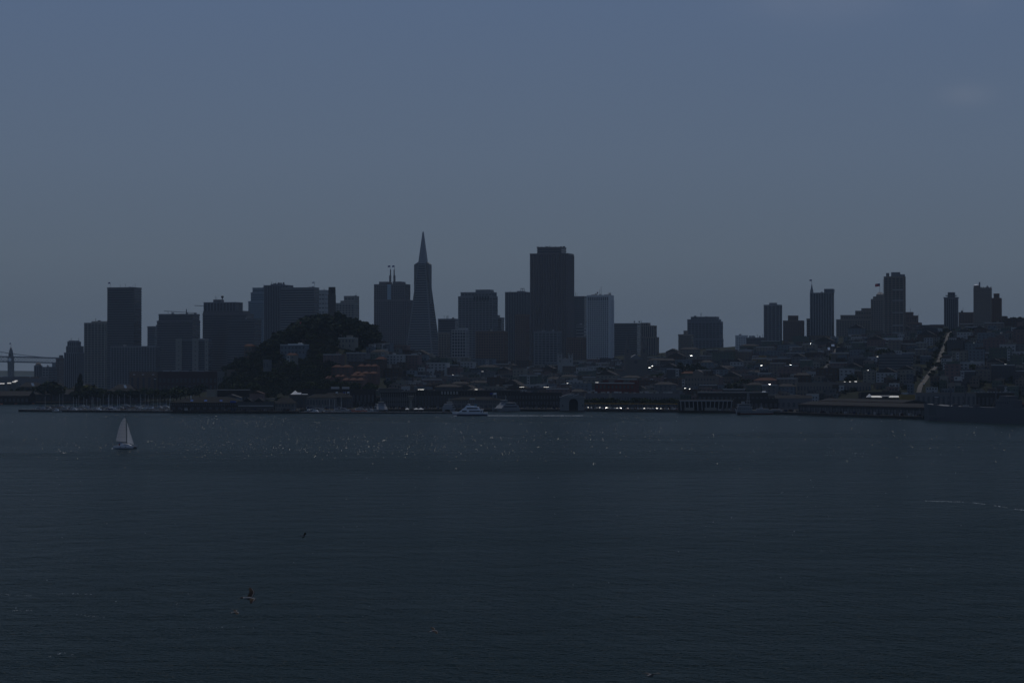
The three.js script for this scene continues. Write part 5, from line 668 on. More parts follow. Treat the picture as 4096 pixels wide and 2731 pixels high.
// ---------------------------------------------------------------- parked cars
{
  const body = new GB(5).prism([[-0.9, 0.35, 2.2], [0.9, 0.35, 2.2], [0.9, 0.35, -2.2], [-0.9, 0.35, -2.2]], [[-0.86, 0.95, 2.1], [0.86, 0.95, 2.1], [0.86, 1.0, -2.15], [-0.86, 1.0, -2.15]]).build();
  const cabin = new GB(5).prism([[-0.82, 0.96, 0.95], [0.82, 0.96, 0.95], [0.82, 0.98, -1.7], [-0.82, 0.98, -1.7]], [[-0.66, 1.46, -0.02], [0.66, 1.46, -0.02], [0.66, 1.46, -1.2], [-0.66, 1.46, -1.2]]).build();
  const screen = new GB(5).prism([[-0.74, 0.99, 0.99], [0.74, 0.99, 0.99], [0.74, 0.95, 0.95], [-0.74, 0.95, 0.95]], [[-0.62, 1.47, 0.09], [0.62, 1.47, 0.09], [0.62, 1.43, 0.05], [-0.62, 1.43, 0.05]]).build();
  const wheel = new THREE.CylinderGeometry(0.34, 0.34, 0.22, 12).rotateZ(Math.PI / 2), tyre = M('tyre', 0.02, 0.02, 0.02, 0.9), wind = M('windscreen', 0.06, 0.07, 0.08, 0.13);
  const cc = [['white', M('car_white', 0.45, 0.45, 0.45, 0.4)], ['silver', M('car_silver', 0.25, 0.255, 0.26, 0.4)], ['black', M('car_black', 0.02, 0.02, 0.022, 0.42)], ['blue', M('car_blue', 0.03, 0.06, 0.16, 0.42)], ['red', M('car_red', 0.22, 0.025, 0.02, 0.42)], ['grey', M('car_grey', 0.12, 0.12, 0.125, 0.42)]];
  const protos = cc.map(([n, m]) => { const g = new THREE.Group(); g.name = 'parked_car'; part(g, 'body', body, m); part(g, 'cabin', cabin, glass); part(g, 'windscreen', screen, wind); for (const sx of [-0.8, 0.8]) for (const sz of [-1.4, 1.4]) part(g, 'wheel', wheel, tyre, sx, 0.34, sz); bx(g, 'roof', m, 0, 1.45, -0.6, 1.24, 0.05, 1.1); return g; });
  const park = (where, group, list) => list.forEach(([px, d, y, ry, tilt], k) => { const q = Math.floor(rnd() * cc.length), c = copyOf(protos[q], `${cc[q][0]} parked car, ${ordinal(k + 1)} ${where}`, X(px, d), y, -d, ry); c.userData.category = 'car'; c.userData.group = group; c.rotation.x = tilt || 0; });
  const row1 = [], row2 = [], row3 = [], row4 = []; for (let k = 0; k < 52; k++) { const px = 2345 + k * 7.3; if (rnd() < 0.12) continue; row1.push([px + rr(-1, 1), qf(px) + 7 + rr(-0.4, 0.4), 2.4, rnd() < 0.7 ? rr(-0.45, 0.3) : Math.PI + rr(-0.2, 0.2), rr(-0.03, 0.03)]); }
  for (let k = 0; k < 30; k++) { const px = 2350 + k * 12 + rr(-3, 3); row2.push([px, qf(px) + 26, 2.4, rr(-0.15, 0.15) + (rnd() < 0.5 ? Math.PI : 0)]); }
  for (let d = 2490, k = 0; d < 3250; d += 34, k++) { if (rnd() < 0.15) continue; const s = k % 3 ? -1 : 1; row3.push([lerpTab(streetA, d) + s * 2.6 / d * FOCAL, d, gnd(X(lerpTab(streetA, d), d), -d) + 0.55, rr(-0.2, 0.1), rr(-0.02, 0.07)]); }
  for (let d = 2470; d < 2900; d += 48) row4.push([lerpTab(streetB, d) + rr(-2, 2), d, gnd(X(lerpTab(streetB, d), d), -d) + 0.6, rr(-0.2, 0.1), rr(-0.02, 0.05)]);
  park('from left on the promenade edge', 'cars parked along the promenade edge', row1); park('from left in the second promenade row', 'cars in the second promenade row', row2); park('going up the steep lit street', 'cars on the steep street', row3); park('going up the side street', 'cars on the side street', row4);
}

// odds and ends on the quays: bollards, crates, stalls, lamp posts, kiosks
{
  const L = []; for (let k = 0; k < 900; k++) { const px = 700 + rnd() * 2990, d = qf(px) + 2 + rnd() * 40, x = X(px, d); if (px > 2240 && px < 2340) continue; const t = rnd(); L.push(t < 0.3 ? [x, -d, 0.16, rr(4, 8), 0.16, 0] : t < 0.7 ? [x, -d, rr(0.4, 0.7), rr(1.5, 1.8), rr(0.4, 0.6), 1] : [x, -d, rr(1, 3), rr(0.8, 2.4), rr(1, 2), 2]); }
  const im = new THREE.InstancedMesh(UNIT, M('quay_things', 0.5, 0.5, 0.5, 0.85), L.length), m = new THREE.Matrix4(), c = new THREE.Color(), tones = [[0.25, 0.25, 0.25], [0.06, 0.06, 0.07], [0.30, 0.28, 0.25], [0.10, 0.05, 0.04], [0.05, 0.07, 0.14], [0.5, 0.5, 0.5]]; L.forEach(([x, z, w, h, d, kind], k) => { m.makeScale(w, h, d); m.setPosition(x, 2.4 + h / 2, z); im.setMatrixAt(k, m); c.setRGB(...(kind ? pick(tones) : tones[0])); im.setColorAt(k, c); });
  im.name = 'quay_clutter'; im.userData = { kind: 'stuff', label: 'crowded small posts, stalls and figures along the quays', category: 'clutter' }; scene.add(im);
}
// ---------------------------------------------------------------- boats
function hullGeo(L, B, H, sheer = 0.25, transom = 0.8) { // bow towards +x, keel at y = -0.35 H
  const N = 10, rows = [[], [], []], pos = [], idx = [];
  for (let k = 0; k <= N; k++) { const t = k / N, x = -L / 2 + L * t, w = B / 2 * (t < 0.45 ? mix(transom, 1, t / 0.45) : Math.pow(1 - ((t - 0.45) / 0.55) ** 2.1, 0.8)), top = H * (1 + sheer * (t - 0.35) ** 2 * 2); rows[0].push([x, w, top]); rows[1].push([x - (t > 0.8 ? (t - 0.8) * L * 0.12 : 0), w * 0.88, H * 0.3]); rows[2].push([x - (t > 0.7 ? (t - 0.7) * L * 0.3 : 0), w * 0.3, -0.4 * H]); }
  const put = (r, s) => { const o = pos.length / 3; for (const [x, w, y] of r) pos.push(x, y, s * w); return o; };
  for (const s of [1, -1]) { const a = put(rows[0], s), b = put(rows[1], s), c = put(rows[2], s); for (let k = 0; k < N; k++) for (const [p, q] of [[a, b], [b, c]]) s > 0 ? idx.push(p + k, q + k, q + k + 1, p + k, q + k + 1, p + k + 1) : idx.push(p + k, q + k + 1, q + k, p + k, p + k + 1, q + k + 1); }
  const d1 = put(rows[0].map(([x, w, y]) => [x, w, y - 0.06]), 1), d2 = put(rows[0].map(([x, w, y]) => [x, w, y - 0.06]), -1); for (let k = 0; k < N; k++) idx.push(d1 + k, d1 + k + 1, d2 + k, d2 + k, d1 + k + 1, d2 + k + 1);
  const t0 = pos.length / 3; for (const r of rows) { pos.push(r[0][0], r[0][2], r[0][1], r[0][0], r[0][2], -r[0][1]); } idx.push(t0, t0 + 1, t0 + 2, t0 + 1, t0 + 3, t0 + 2, t0 + 2, t0 + 3, t0 + 4, t0 + 3, t0 + 5, t0 + 4);
  const g = new THREE.BufferGeometry(); g.setAttribute('position', new THREE.Float32BufferAttribute(pos, 3)); g.setIndex(idx); const n = g.toNonIndexed(); n.computeVertexNormals(); return n;
}
const gel = M('white_gelcoat', 0.24, 0.238, 0.23, 0.45), gelBright = M('bright_gelcoat', 0.72, 0.72, 0.71, 0.35), gelBlue = M('blue_gelcoat', 0.03, 0.05, 0.12, 0.35), wood = M('varnished_wood', 0.16, 0.08, 0.035, 0.5), canvasBlue = M('boat_canvas_blue', 0.03, 0.06, 0.18), canvasTan = M('boat_canvas_tan', 0.26, 0.19, 0.11), boatGlass = M('boat_glass', 0.03, 0.035, 0.045, 0.15);
const slope = (w, h, d, f, r) => new GB(5).prism(rect(-w / 2, w / 2, -d / 2, d / 2, 0), [[-w / 2 + r, h, d / 2 - 0.12], [w / 2 - f, h, d / 2 - 0.12], [w / 2 - f, h, -d / 2 + 0.12], [-w / 2 + r, h, -d / 2 + 0.12]]).build();
{
  const mk = (kind) => {
    const g = new THREE.Group(); 
    if (kind < 3) { g.name = 'moored_sailboat'; part(g, 'hull', hullGeo(10.5, 3.2, 1.1), kind === 1 ? gelBlue : gel); part(g, 'cabin', slope(4.6, 0.75, 2.2, 0.9, 0.3), gel, 0.6, 1.05, 0); bx(g, 'cabin_window', boatGlass, 0.3, 1.3, 1.1, 2.2, 0.26, 0.1); cyl(g, 'mast', M('mast_alloy', 0.42, 0.42, 0.42, 0.4), 1, 1.4, 0, 0.13, kind === 2 ? 11 : 13.5); part(g, 'boom', UCYL, M('mast_alloy'), -1.4, 2.7, 0, 0.16, 4.6, 0.16, 0, 0, Math.PI / 2); part(g, 'sail_cover', UCYL, kind === 2 ? canvasTan : canvasBlue, -1.4, 2.95, 0, 0.36, 4.2, 0.36, 0, 0, Math.PI / 2); bx(g, 'spreader', M('mast_alloy'), 1, 8.6, 0, 0.1, 0.1, 1.8); }
    else { g.name = 'moored_motorboat'; part(g, 'hull', hullGeo(kind === 5 ? 13 : 9.5, kind === 5 ? 4 : 3.1, 1.35), kind === 4 ? wood : gel); part(g, 'cabin', slope(kind === 5 ? 7 : 4.4, 1.5, kind === 5 ? 3.2 : 2.4, 1.6, 0.3), kind === 3 ? gelBright : gel, 0.2, 1.3, 0); part(g, 'windscreen', slope(kind === 5 ? 5.6 : 3.2, 0.6, kind === 5 ? 3.24 : 2.44, 0.7, 0.2), boatGlass, 0.2, 1.9, 0); if (kind === 4) bx(g, 'canvas_top', canvasTan, -1.2, 3.0, 0, 3, 0.2, 2.4); if (kind === 5) { part(g, 'flybridge', slope(3.6, 0.9, 2.6, 0.8, 0.2), gel, -0.6, 2.8, 0); bx(g, 'bimini', canvasBlue, -0.9, 4.6, 0, 2.6, 0.14, 2.4); for (const s of [-1, 1]) cyl(g, 'rail_post', steel, -0.9, 3.6, s, 0.05, 1); } }
    return g;
  };
  const protos = [0, 1, 2, 3, 4, 5].map(mk), desc = ['white sailboat with blue sail cover', 'blue-hulled sailboat', 'short-masted sailboat with tan sail cover', 'white motorboat', 'motorboat with tan canvas top', 'white cabin cruiser'];
  const fill = (n, p0, p1, d0, d1, sail, where, group) => { const made = []; for (let k = 0; k < n; k++) { const px = mix(p0, p1, (k + rnd()) / n), d = mix(d0, d1, rnd()), q = rnd() < sail(px) ? Math.floor(rnd() * 3) : 3 + Math.floor(rnd() * 3), ry = rnd() < 0.5 ? rr(-0.5, 0.3) : rr(2.4, 3.6); const c = copyOf(protos[q], `${desc[q]}`, X(px, d), 0, -d, ry); c.userData.category = 'boat'; c.userData.group = group; made.push(c); } made.sort((a, b) => a.position.x / -a.position.z - b.position.x / -b.position.z).forEach((o, k) => { o.userData.label = `${o.userData.label}, ${ordinal(k + 1)} boat from left ${where}`; }); };
  fill(92, 150, 688, 2302, 2560, (p) => p < 300 ? 0.12 : 0.5, 'in the marina', 'boats in the marina behind the long breakwater');
  fill(26, 1228, 1490, 2256, 2322, () => 0.12, 'behind the short breakwater', 'boats behind the short breakwater');
  // floating docks of the marina
  for (let k = 0; k < 4; k++) { const d = 2325 + k * 62, g = thing('floating_dock', `floating dock between the marina boats, ${ordinal(k + 1)} from the breakwater`, 'dock', X(430, d), 0, -d, 0, 'marina docks'); bx(g, 'walkway', greyWood, 0, 0.1, 0, (690 - 190) / FOCAL * d, 0.5, 2); for (let i = 0; i < 12; i++) cyl(g, 'pile', darkTimber, -60 + i * 11, -2, 1.2, 0.2, 5); }
}
// fishing boats and small ships
function workboat(label, px, d, L, mat, ry, o = {}) { const g = thing('fishing_boat', label, 'boat', X(px, d), 0, -d, ry); part(g, 'hull', hullGeo(L, L * 0.3, L * 0.13, 0.5), mat); const z = L * 0.13; part(g, 'wheelhouse', slope(L * 0.26, 2.4, L * 0.18, 0.3, 0.1), gel, L * 0.1, z, 0); bx(g, 'wheelhouse_window', boatGlass, L * 0.1, z + 1.3, L * 0.09, L * 0.2, 0.7, 0.1); bx(g, 'wheelhouse_roof', gel, L * 0.1, z + 2.4, 0, L * 0.3, 0.2, L * 0.22); cyl(g, 'mast', steel, L * 0.02, z, 0, 0.12, L * 0.55); part(g, 'boom', UCYL, steel, -L * 0.16, z + L * 0.3, 0, 0.14, L * 0.4, 0.14, 0, 0, 0.9); return g; }
workboat('grey trawler with crossed booms at left of fishing boats', 1262, 2268, 15, gelBlue, 0.3);
workboat('white fishing boat with stacked decks beside the grey trawler', 1290, 2266, 13, gel, Math.PI - 0.2);
workboat('fishing boat with a curved white bow rail', 1364, 2270, 16, gel, 0.15);
workboat('orange-hulled workboat in the middle of the short breakwater', 1440, 2264, 17, M('orange_hull', 0.35, 0.07, 0.03, 0.5), Math.PI);
workboat('double-decked white boat right of the orange workboat', 1470, 2262, 12, gel, 0.1);
function catamaranFerry(label, px, d, s, front) { // seen from the bow or stern
  const g = thing('catamaran_ferry', label, 'ferry', X(px, d), 0, -d, front), q = M('ferry_white', 0.16, 0.165, 0.17, 0.6), w = 11 * s;
  for (const z of [-1, 1]) part(g, 'hull', hullGeo(24 * s, 3 * s, 2.4 * s, 0.4, 0.9), q, 0, 0, z * w * 0.36);
  bx(g, 'bridge_deck', q, -1 * s, 2.2 * s, 0, 21 * s, 0.8 * s, w); part(g, 'main_cabin', slope(18 * s, 2.6 * s, w * 0.94, 2.4 * s, 0.4), q, -1.5 * s, 3 * s, 0); bx(g, 'main_window', boatGlass, -2 * s, 3.9 * s, 0, 13.5 * s, 1.0 * s, w * 0.945 + 0.1);
  part(g, 'upper_cabin', slope(13 * s, 2.3 * s, w * 0.8, 1.8 * s, 0.4), q, -2 * s, 5.6 * s, 0); bx(g, 'upper_window', boatGlass, -2.4 * s, 6.3 * s, 0, 9.6 * s, 0.9 * s, w * 0.8 + 0.1); part(g, 'wheelhouse', slope(4 * s, 2 * s, w * 0.46, 0.7 * s, 0.3), q, 1.6 * s, 7.9 * s, 0); bx(g, 'wheelhouse_window', boatGlass, 1.8 * s, 8.6 * s, 0, 3.0 * s, 0.7 * s, w * 0.46 + 0.1); bx(g, 'roof', M('ferry_roof', 0.3, 0.3, 0.3, 0.6), 1.4 * s, 9.9 * s, 0, 4.6 * s, 0.25 * s, w * 0.52);
  cyl(g, 'mast', steel, 0, 10 * s, 0, 0.16, 4.5 * s); bx(g, 'yard', steel, 0, 12.6 * s, 0, 0.2, 0.2, 2.6 * s); for (let k = 0; k < 6; k++) cyl(g, 'rail_post', steel, -7.5 * s + k * 1.2, 7.9 * s, w * 0.38, 0.06, 1); return g;
}
catamaranFerry('tall catamaran tour boat moored bow-on behind the breakwater', 1523, 2296, 1.0, -1.35);
catamaranFerry('catamaran ferry docked stern-on at the hip-roofed shed', 1796, 2335, 0.95, 1.45);
catamaranFerry('catamaran ferry docked right of the moving ferry', 2022, 2330, 1.12, -2.55);
{ // the ferry under way, bow to the left
  const d = 2144, cx = X(1879, d), g = thing('moving_ferry', 'white passenger ferry under way to the left with wake', 'ferry', cx, 0, -d, Math.PI), w = M('ferry_side', 0.56, 0.57, 0.59, 0.4), L = 32;
  part(g, 'hull', hullGeo(L, 8.5, 2.6, 0.55, 0.95), w); part(g, 'boot_stripe', hullGeo(L * 0.985, 8.62, 1.3, 0.1, 0.95), gelBlue, -0.1, 0, 0);
  const dk = (name, x0, x1, y0, h, b, f, r, m = w) => part(g, name, slope(x1 - x0, h, b, f, r), m, (x0 + x1) / 2, y0, 0);
  dk('main_cabin', -11.5, 11, 2.6, 2.6, 7.8, 3.8, 0.2); dk('upper_cabin', -9, 7.4, 5.2, 2.5, 7.2, 3.4, 0.8); dk('sun_deck', -6.5, 4.4, 7.7, 1.0, 6.4, 1.6, 0.4); dk('wheelhouse', -0.6, 3.6, 8.3, 2.2, 4.6, 1.8, 0.5);
  bx(g, 'main_window', boatGlass, -4.2, 3.5, 0, 9.6, 1.1, 7.9); bx(g, 'bow_window', boatGlass, 4.8, 3.5, 0, 4.2, 1.1, 7.9); bx(g, 'upper_window', boatGlass, -2.2, 6.0, 0, 9.6, 1.1, 7.3); bx(g, 'wheelhouse_window', boatGlass, 1.4, 9.2, 0, 2.6, 0.7, 4.5); bx(g, 'door', boatGlass, -10.2, 2.9, 0, 1.0, 2.1, 7.85);
  bx(g, 'funnel', M('teal_funnel', 0.02, 0.10, 0.16, 0.5), -5.2, 7.2, 0, 2.2, 3.2, 2.4); bx(g, 'deck_canopy', w, -9.6, 5.2, 0, 6, 0.3, 7.2); for (let k = 0; k < 5; k++) for (const s of [-1, 1]) cyl(g, 'stanchion', steel, -12.4 + k * 1.3, 2.6, s * 3.5, 0.08, 2.6); cyl(g, 'mast', steel, 1.4, 10.4, 0, 0.12, 3.4); bx(g, 'radar', gel, 1.4, 12.4, 0, 0.4, 0.25, 2.2); bx(g, 'bow_rail', steel, 13, 4.1, 0, 4, 0.1, 3); for (let k = 0; k < 8; k++) bx(g, 'side_rail', steel, -12 + k * 1.4, 6.4, 3.55, 0.06, 1.0, 0.06);
}
{ // moored white working ship with a lattice mast
  const d = 2195, cx = X(3032, d), g = thing('white_ship', 'moored white ship with tiered bridge, lattice mast and red boot line', 'ship', cx, 0, -d, rad(4)), w = M('ship_white', 0.17, 0.175, 0.18, 0.7), lx = (p) => X(p, d) - cx, yo = (p) => Y(p, d);
  part(g, 'hull', hullGeo(lx(3120) - lx(2948), 9, 3.6, 0.4, 0.9), w, 0, 0, 0); part(g, 'boot_line', hullGeo((lx(3120) - lx(2948)) * 0.985, 9.15, 1.2, 0.1, 0.9), M('red_boot', 0.16, 0.02, 0.02, 0.6), -0.1, 0, 0);
  bx(g, 'bridge_house', w, lx(2978), 3.4, 0, 13, 3.2, 7); bx(g, 'bridge_deck', w, lx(2978), 6.6, 0, 14.5, 0.3, 7.6); bx(g, 'wheelhouse', w, lx(2976), 6.9, 0, 11, 2.8, 6); bx(g, 'wheelhouse_window', boatGlass, lx(2976), 8.2, 3.02, 9.6, 0.8, 0.1); for (let k = 0; k < 7; k++) bx(g, 'porthole', boatGlass, lx(2953 + k * 8), 4.9, 3.52, 0.9, 0.9, 0.1); bx(g, 'funnel', w, lx(2973), 9.7, 0, 3, 2.2, 2.6);
  for (const s of [-1, 1]) for (const q of [-1, 1]) part(g, 'mast_leg', UCYL, steel, lx(2993) + s * 0.9, 14.6, q * 0.9, 0.22, 10, 0.22, 0, q * 0.08, s * 0.08); for (let k = 0; k < 5; k++) bx(g, 'mast_tie', steel, lx(2993), 11 + k * 1.8, 0, 2.4 - k * 0.32, 0.18, 2.4 - k * 0.32); bx(g, 'mast_platform', w, lx(2993), 12.2, 0, 4.6, 0.4, 3); 
  bx(g, 'after_house', w, lx(3050), 3.4, 0, 11, 2, 6); part(g, 'gun_tub', new THREE.CylinderGeometry(1.4, 1.6, 1.2, 14), w, lx(3046), 6, 0); cyl(g, 'after_mast', steel, lx(3046), 6.6, 0, 0.16, 4); bx(g, 'stern_house', w, lx(3105), 3.2, 0, 8, 1.6, 6); for (let k = 0; k < 12; k++) cyl(g, 'rail_post', steel, lx(3012 + k * 8), 3.4, 4, 0.06, 1.1);
}
{ // grey cargo ship at the right edge
  const a = along('cargo_ship', 'huge dark grey cargo ship hull cut by the right frame edge', 'ship', 3699, 1968, 4330, 1760, 0), L = a.L, hm = M('ship_grey', 0.055, 0.058, 0.065, 0.7), H = 12.2, N = 14; a.rotation.y += 0;
  const pos = [], ring = (y, t) => { const r = []; for (let k = 0; k <= N; k++) { const u = k / N, x = -L / 2 + u * L, w = 9 * (u < 0.16 ? Math.pow(u / 0.16, 0.55) * t + 0.02 : 1); r.push([x, w, y + (u < 0.2 ? (0.2 - u) * 9 * (y > 5 ? 1 : 0) : 0)]); } return r; };
  const gb = new GB(20), b = ring(-2, 0.8), t = ring(H, 1); for (let k = 0; k < N; k++) for (const s of [1, -1]) { const q = [[b[k][0], b[k][2], s * b[k][1]], [b[k + 1][0], b[k + 1][2], s * b[k + 1][1]], [t[k + 1][0], t[k + 1][2], s * t[k + 1][1]], [t[k][0], t[k][2], s * t[k][1]]]; s > 0 ? gb.face(...q) : gb.face(...q.reverse()); } for (let k = 0; k < N; k++) gb.face([t[k][0], t[k][2] - 0.4, t[k][1]], [t[k + 1][0], t[k + 1][2] - 0.4, t[k + 1][1]], [t[k + 1][0], t[k + 1][2] - 0.4, -t[k + 1][1]], [t[k][0], t[k][2] - 0.4, -t[k][1]]);
  part(a, 'hull', gb.build(), hm); bx(a, 'rubbing_strake', darkSteel, 8, 3.2, 9.05, L - 22, 0.5, 0.3); bx(a, 'deck_house', hm, 14, H - 0.4, 0, 20, 6.5, 11); bx(a, 'deck_house_top', hm, 14, H + 6.1, 0, 12, 3, 9); for (let k = 0; k < 6; k++) bx(a, 'house_window', boatGlass, 6 + k * 3, H + 3.2, 5.55, 1.2, 1.1, 0.1);
  for (const x of [-L * 0.32, -L * 0.22, -L * 0.02]) { cyl(a, 'mast', hm, x, H - 0.4, 0, 0.5, 15); part(a, 'cargo_boom', UCYL, hm, x + 3.5, H + 7, 2, 0.4, 15, 0.4, 0, 0.1, -0.5); bx(a, 'mast_table', hm, x, H + 4, 0, 3.2, 0.4, 4); } for (const [x, w] of [[-L * 0.4, 3], [-L * 0.13, 4], [-L * 0.27, 3]]) { bx(a, 'winch_house', darkSteel, x, H - 0.4, 2, w, 2.2, 4); } for (let k = 0; k < 4; k++) cyl(a, 'deck_vent', P_.white, -L * 0.18 + k * 2.4, H - 0.4, 7, 0.5, 1.7); for (let k = 0; k < 30; k++) cyl(a, 'rail_post', darkSteel, -L * 0.44 + k * L / 34, H - 0.2, 8.6, 0.08, 1.3);
}
{ const d = 2158, g = thing('mooring_buoy', 'small dark mooring dolphin before the white ship', 'buoy', X(2956, d), 0, -d); for (const [x, z] of [[-1, 0], [1, 0], [0, 1]]) cyl(g, 'pile', darkTimber, x, -3, z, 0.4, 5.4); bx(g, 'cap', darkTimber, 0, 2.2, 0.2, 3, 0.6, 2.6); }
// ---------------------------------------------------------------- the sailing catamaran
{
  const d = 1285, cx = X(501, d), g = thing('sailing_catamaran', 'white catamaran under grey mainsail and pale jib on open water', 'sailboat', cx, 0, -d, rad(-14)), Lh = 11.6, sail = new THREE.MeshPhysicalMaterial({ color: new THREE.Color().setRGB(0.46, 0.45, 0.45), roughness: 1, transmission: 0.3, thickness: 0 }), jibM = new THREE.MeshPhysicalMaterial({ color: new THREE.Color().setRGB(0.55, 0.55, 0.55), roughness: 1, transmission: 0.34, thickness: 0 });
  sail.name = 'mainsail_cloth'; jibM.name = 'jib_cloth';
  const m = M('catamaran_white', 0.52, 0.51, 0.51, 0.5); for (const z of [-2.4, 2.4]) { part(g, 'hull', hullGeo(Lh, 1.5, 1.5, 0.15, 0.9), m, 0, 0, z); part(g, 'boot_line', hullGeo(Lh * 0.98, 1.56, 0.32, 0.05, 0.9), gelBlue, -0.05, 0, z); } bx(g, 'bridge_deck', m, -0.6, 1.0, 0, 8, 0.6, 5.2); part(g, 'saloon', slope(5.2, 1.0, 4.2, 1.5, 0.4), m, 0.2, 1.6, 0); bx(g, 'saloon_window', boatGlass, 0.9, 1.95, 0, 2.4, 0.34, 4.15); for (const x of [-1.6, 1.4]) bx(g, 'hull_window', boatGlass, x, 0.85, 3.17, 0.8, 0.22, 0.06);
  bx(g, 'cockpit_canopy', canvasBlue, -3.2, 2.9, 0, 2.2, 0.12, 3); for (const s of [-1, 1]) cyl(g, 'canopy_post', steel, -4, 1.6, s * 1.4, 0.06, 1.3); bx(g, 'crew', M('red_jacket', 0.20, 0.04, 0.04), -3.0, 1.6, 1.2, 0.5, 1.2, 0.5); cyl(g, 'stern_rail', steel, -5, 1.5, 2.4, 0.05, 1);
  const mx = 0.55, rake = -0.02, top = 18.2; part(g, 'mast', UCYL, darkSteel, mx + rake * 9, top / 2 + 0.9, 0, 0.24, top - 1.2, 0.24, 0, 0, -rake); part(g, 'boom', UCYL, darkSteel, mx - 2.5, 3.55, 0.35, 0.3, 5.4, 0.3, 0, 0.07, Math.PI / 2 - 0.1);
  const cloth = (pts, n, bul) => { const pos = [], idx = []; for (let j = 0; j <= n; j++) { const v = j / n, [xl, xr, y0, y1] = pts(v); for (let i = 0; i <= 8; i++) { const u = i / 8; pos.push(mix(xl, xr, u), mix(y0, y1, u), bul * Math.sin(Math.PI * u) * (1 - v * 0.7)); } } for (let j = 0; j < n; j++) for (let i = 0; i < 8; i++) { const a = j * 9 + i; idx.push(a, a + 1, a + 9, a + 1, a + 10, a + 9); } const q = new THREE.BufferGeometry(); q.setAttribute('position', new THREE.Float32BufferAttribute(pos, 3)); q.setIndex(idx); q.computeVertexNormals(); return q; };
  const leech = [[0, -5.8], [0.2, -5.35], [0.4, -4.75], [0.6, -4.05], [0.78, -3.1], [0.92, -2.0], [1, -1.25]], lw = (v) => lerpTab(leech, v);
  const main = part(g, 'mainsail', cloth((v) => [mx + lw(v) - 0.2, mx - 0.12 - v * 0.35, 3.95 + v * 12.6, 3.7 + v * 12.4], 14, 0.5), sail); for (const v of [0.18, 0.33, 0.47, 0.6, 0.73, 0.86]) part(main, 'batten', UNIT, M('batten', 0.16, 0.16, 0.16), mx + lw(v) / 2 - 0.2, 3.85 + v * 12.5, 0.45, -lw(v) * 0.97, 0.07, 0.09);
  part(g, 'jib', cloth((v) => [mx + 0.45 - v * 0.1, mx + 0.45 + 3.9 * (1 - v) + 0.02, 3.2 + v * 10.6, 2.0 + v * 11.8], 12, -0.4), jibM); part(g, 'forestay', UCYL, steel, mx + 2.35, 7.6, -0.05, 0.07, 13.4, 0.07, 0, 0, 0.30); bx(g, 'trampoline', darkSteel, 4.2, 1.1, 0, 2.8, 0.08, 4);
}
// ---------------------------------------------------------------- birds
const featherDark = M('feather_dark', 0.035, 0.027, 0.022, 0.8), featherPale = M('feather_pale', 0.22, 0.215, 0.21, 0.8), beakM = M('beak', 0.12, 0.09, 0.05, 0.7);
function wingGeo(span, chord, up, sweep, droop) { // one wing, root at the origin, tip towards +x, real thickness
  const N = 8, pos = [], idx = []; for (const s of [1, -1]) for (let k = 0; k <= N; k++) { const t = k / N, c = chord * (t < 0.5 ? 1 : 1 - ((t - 0.5) / 0.5) ** 1.8 * 0.85), x = span * t, y = up * Math.sin(Math.min(1, t * 1.25) * 1.57) - droop * t * t, z = (t < 0.45 ? -0.12 * t / 0.45 : -0.12 + sweep * (t - 0.45)) , th = 0.02 * (1.15 - t) * s; for (const [q, h] of [[0.45, 0], [0.15, 1], [-0.2, 0.8], [-0.6, 0]]) pos.push(x, y + th * h, z - q * c); }
  const o = (s, k, j) => s * (N + 1) * 4 + k * 4 + j; for (let s = 0; s < 2; s++) for (let k = 0; k < N; k++) for (let j = 0; j < 3; j++) { const a = o(s, k, j), b = o(s, k + 1, j), c = o(s, k + 1, j + 1), d = o(s, k, j + 1); s ? idx.push(a, b, c, a, c, d) : idx.push(a, c, b, a, d, c); }
  const g = new THREE.BufferGeometry(); g.setAttribute('position', new THREE.Float32BufferAttribute(pos, 3)); g.setIndex(idx); g.computeVertexNormals(); return g;
}
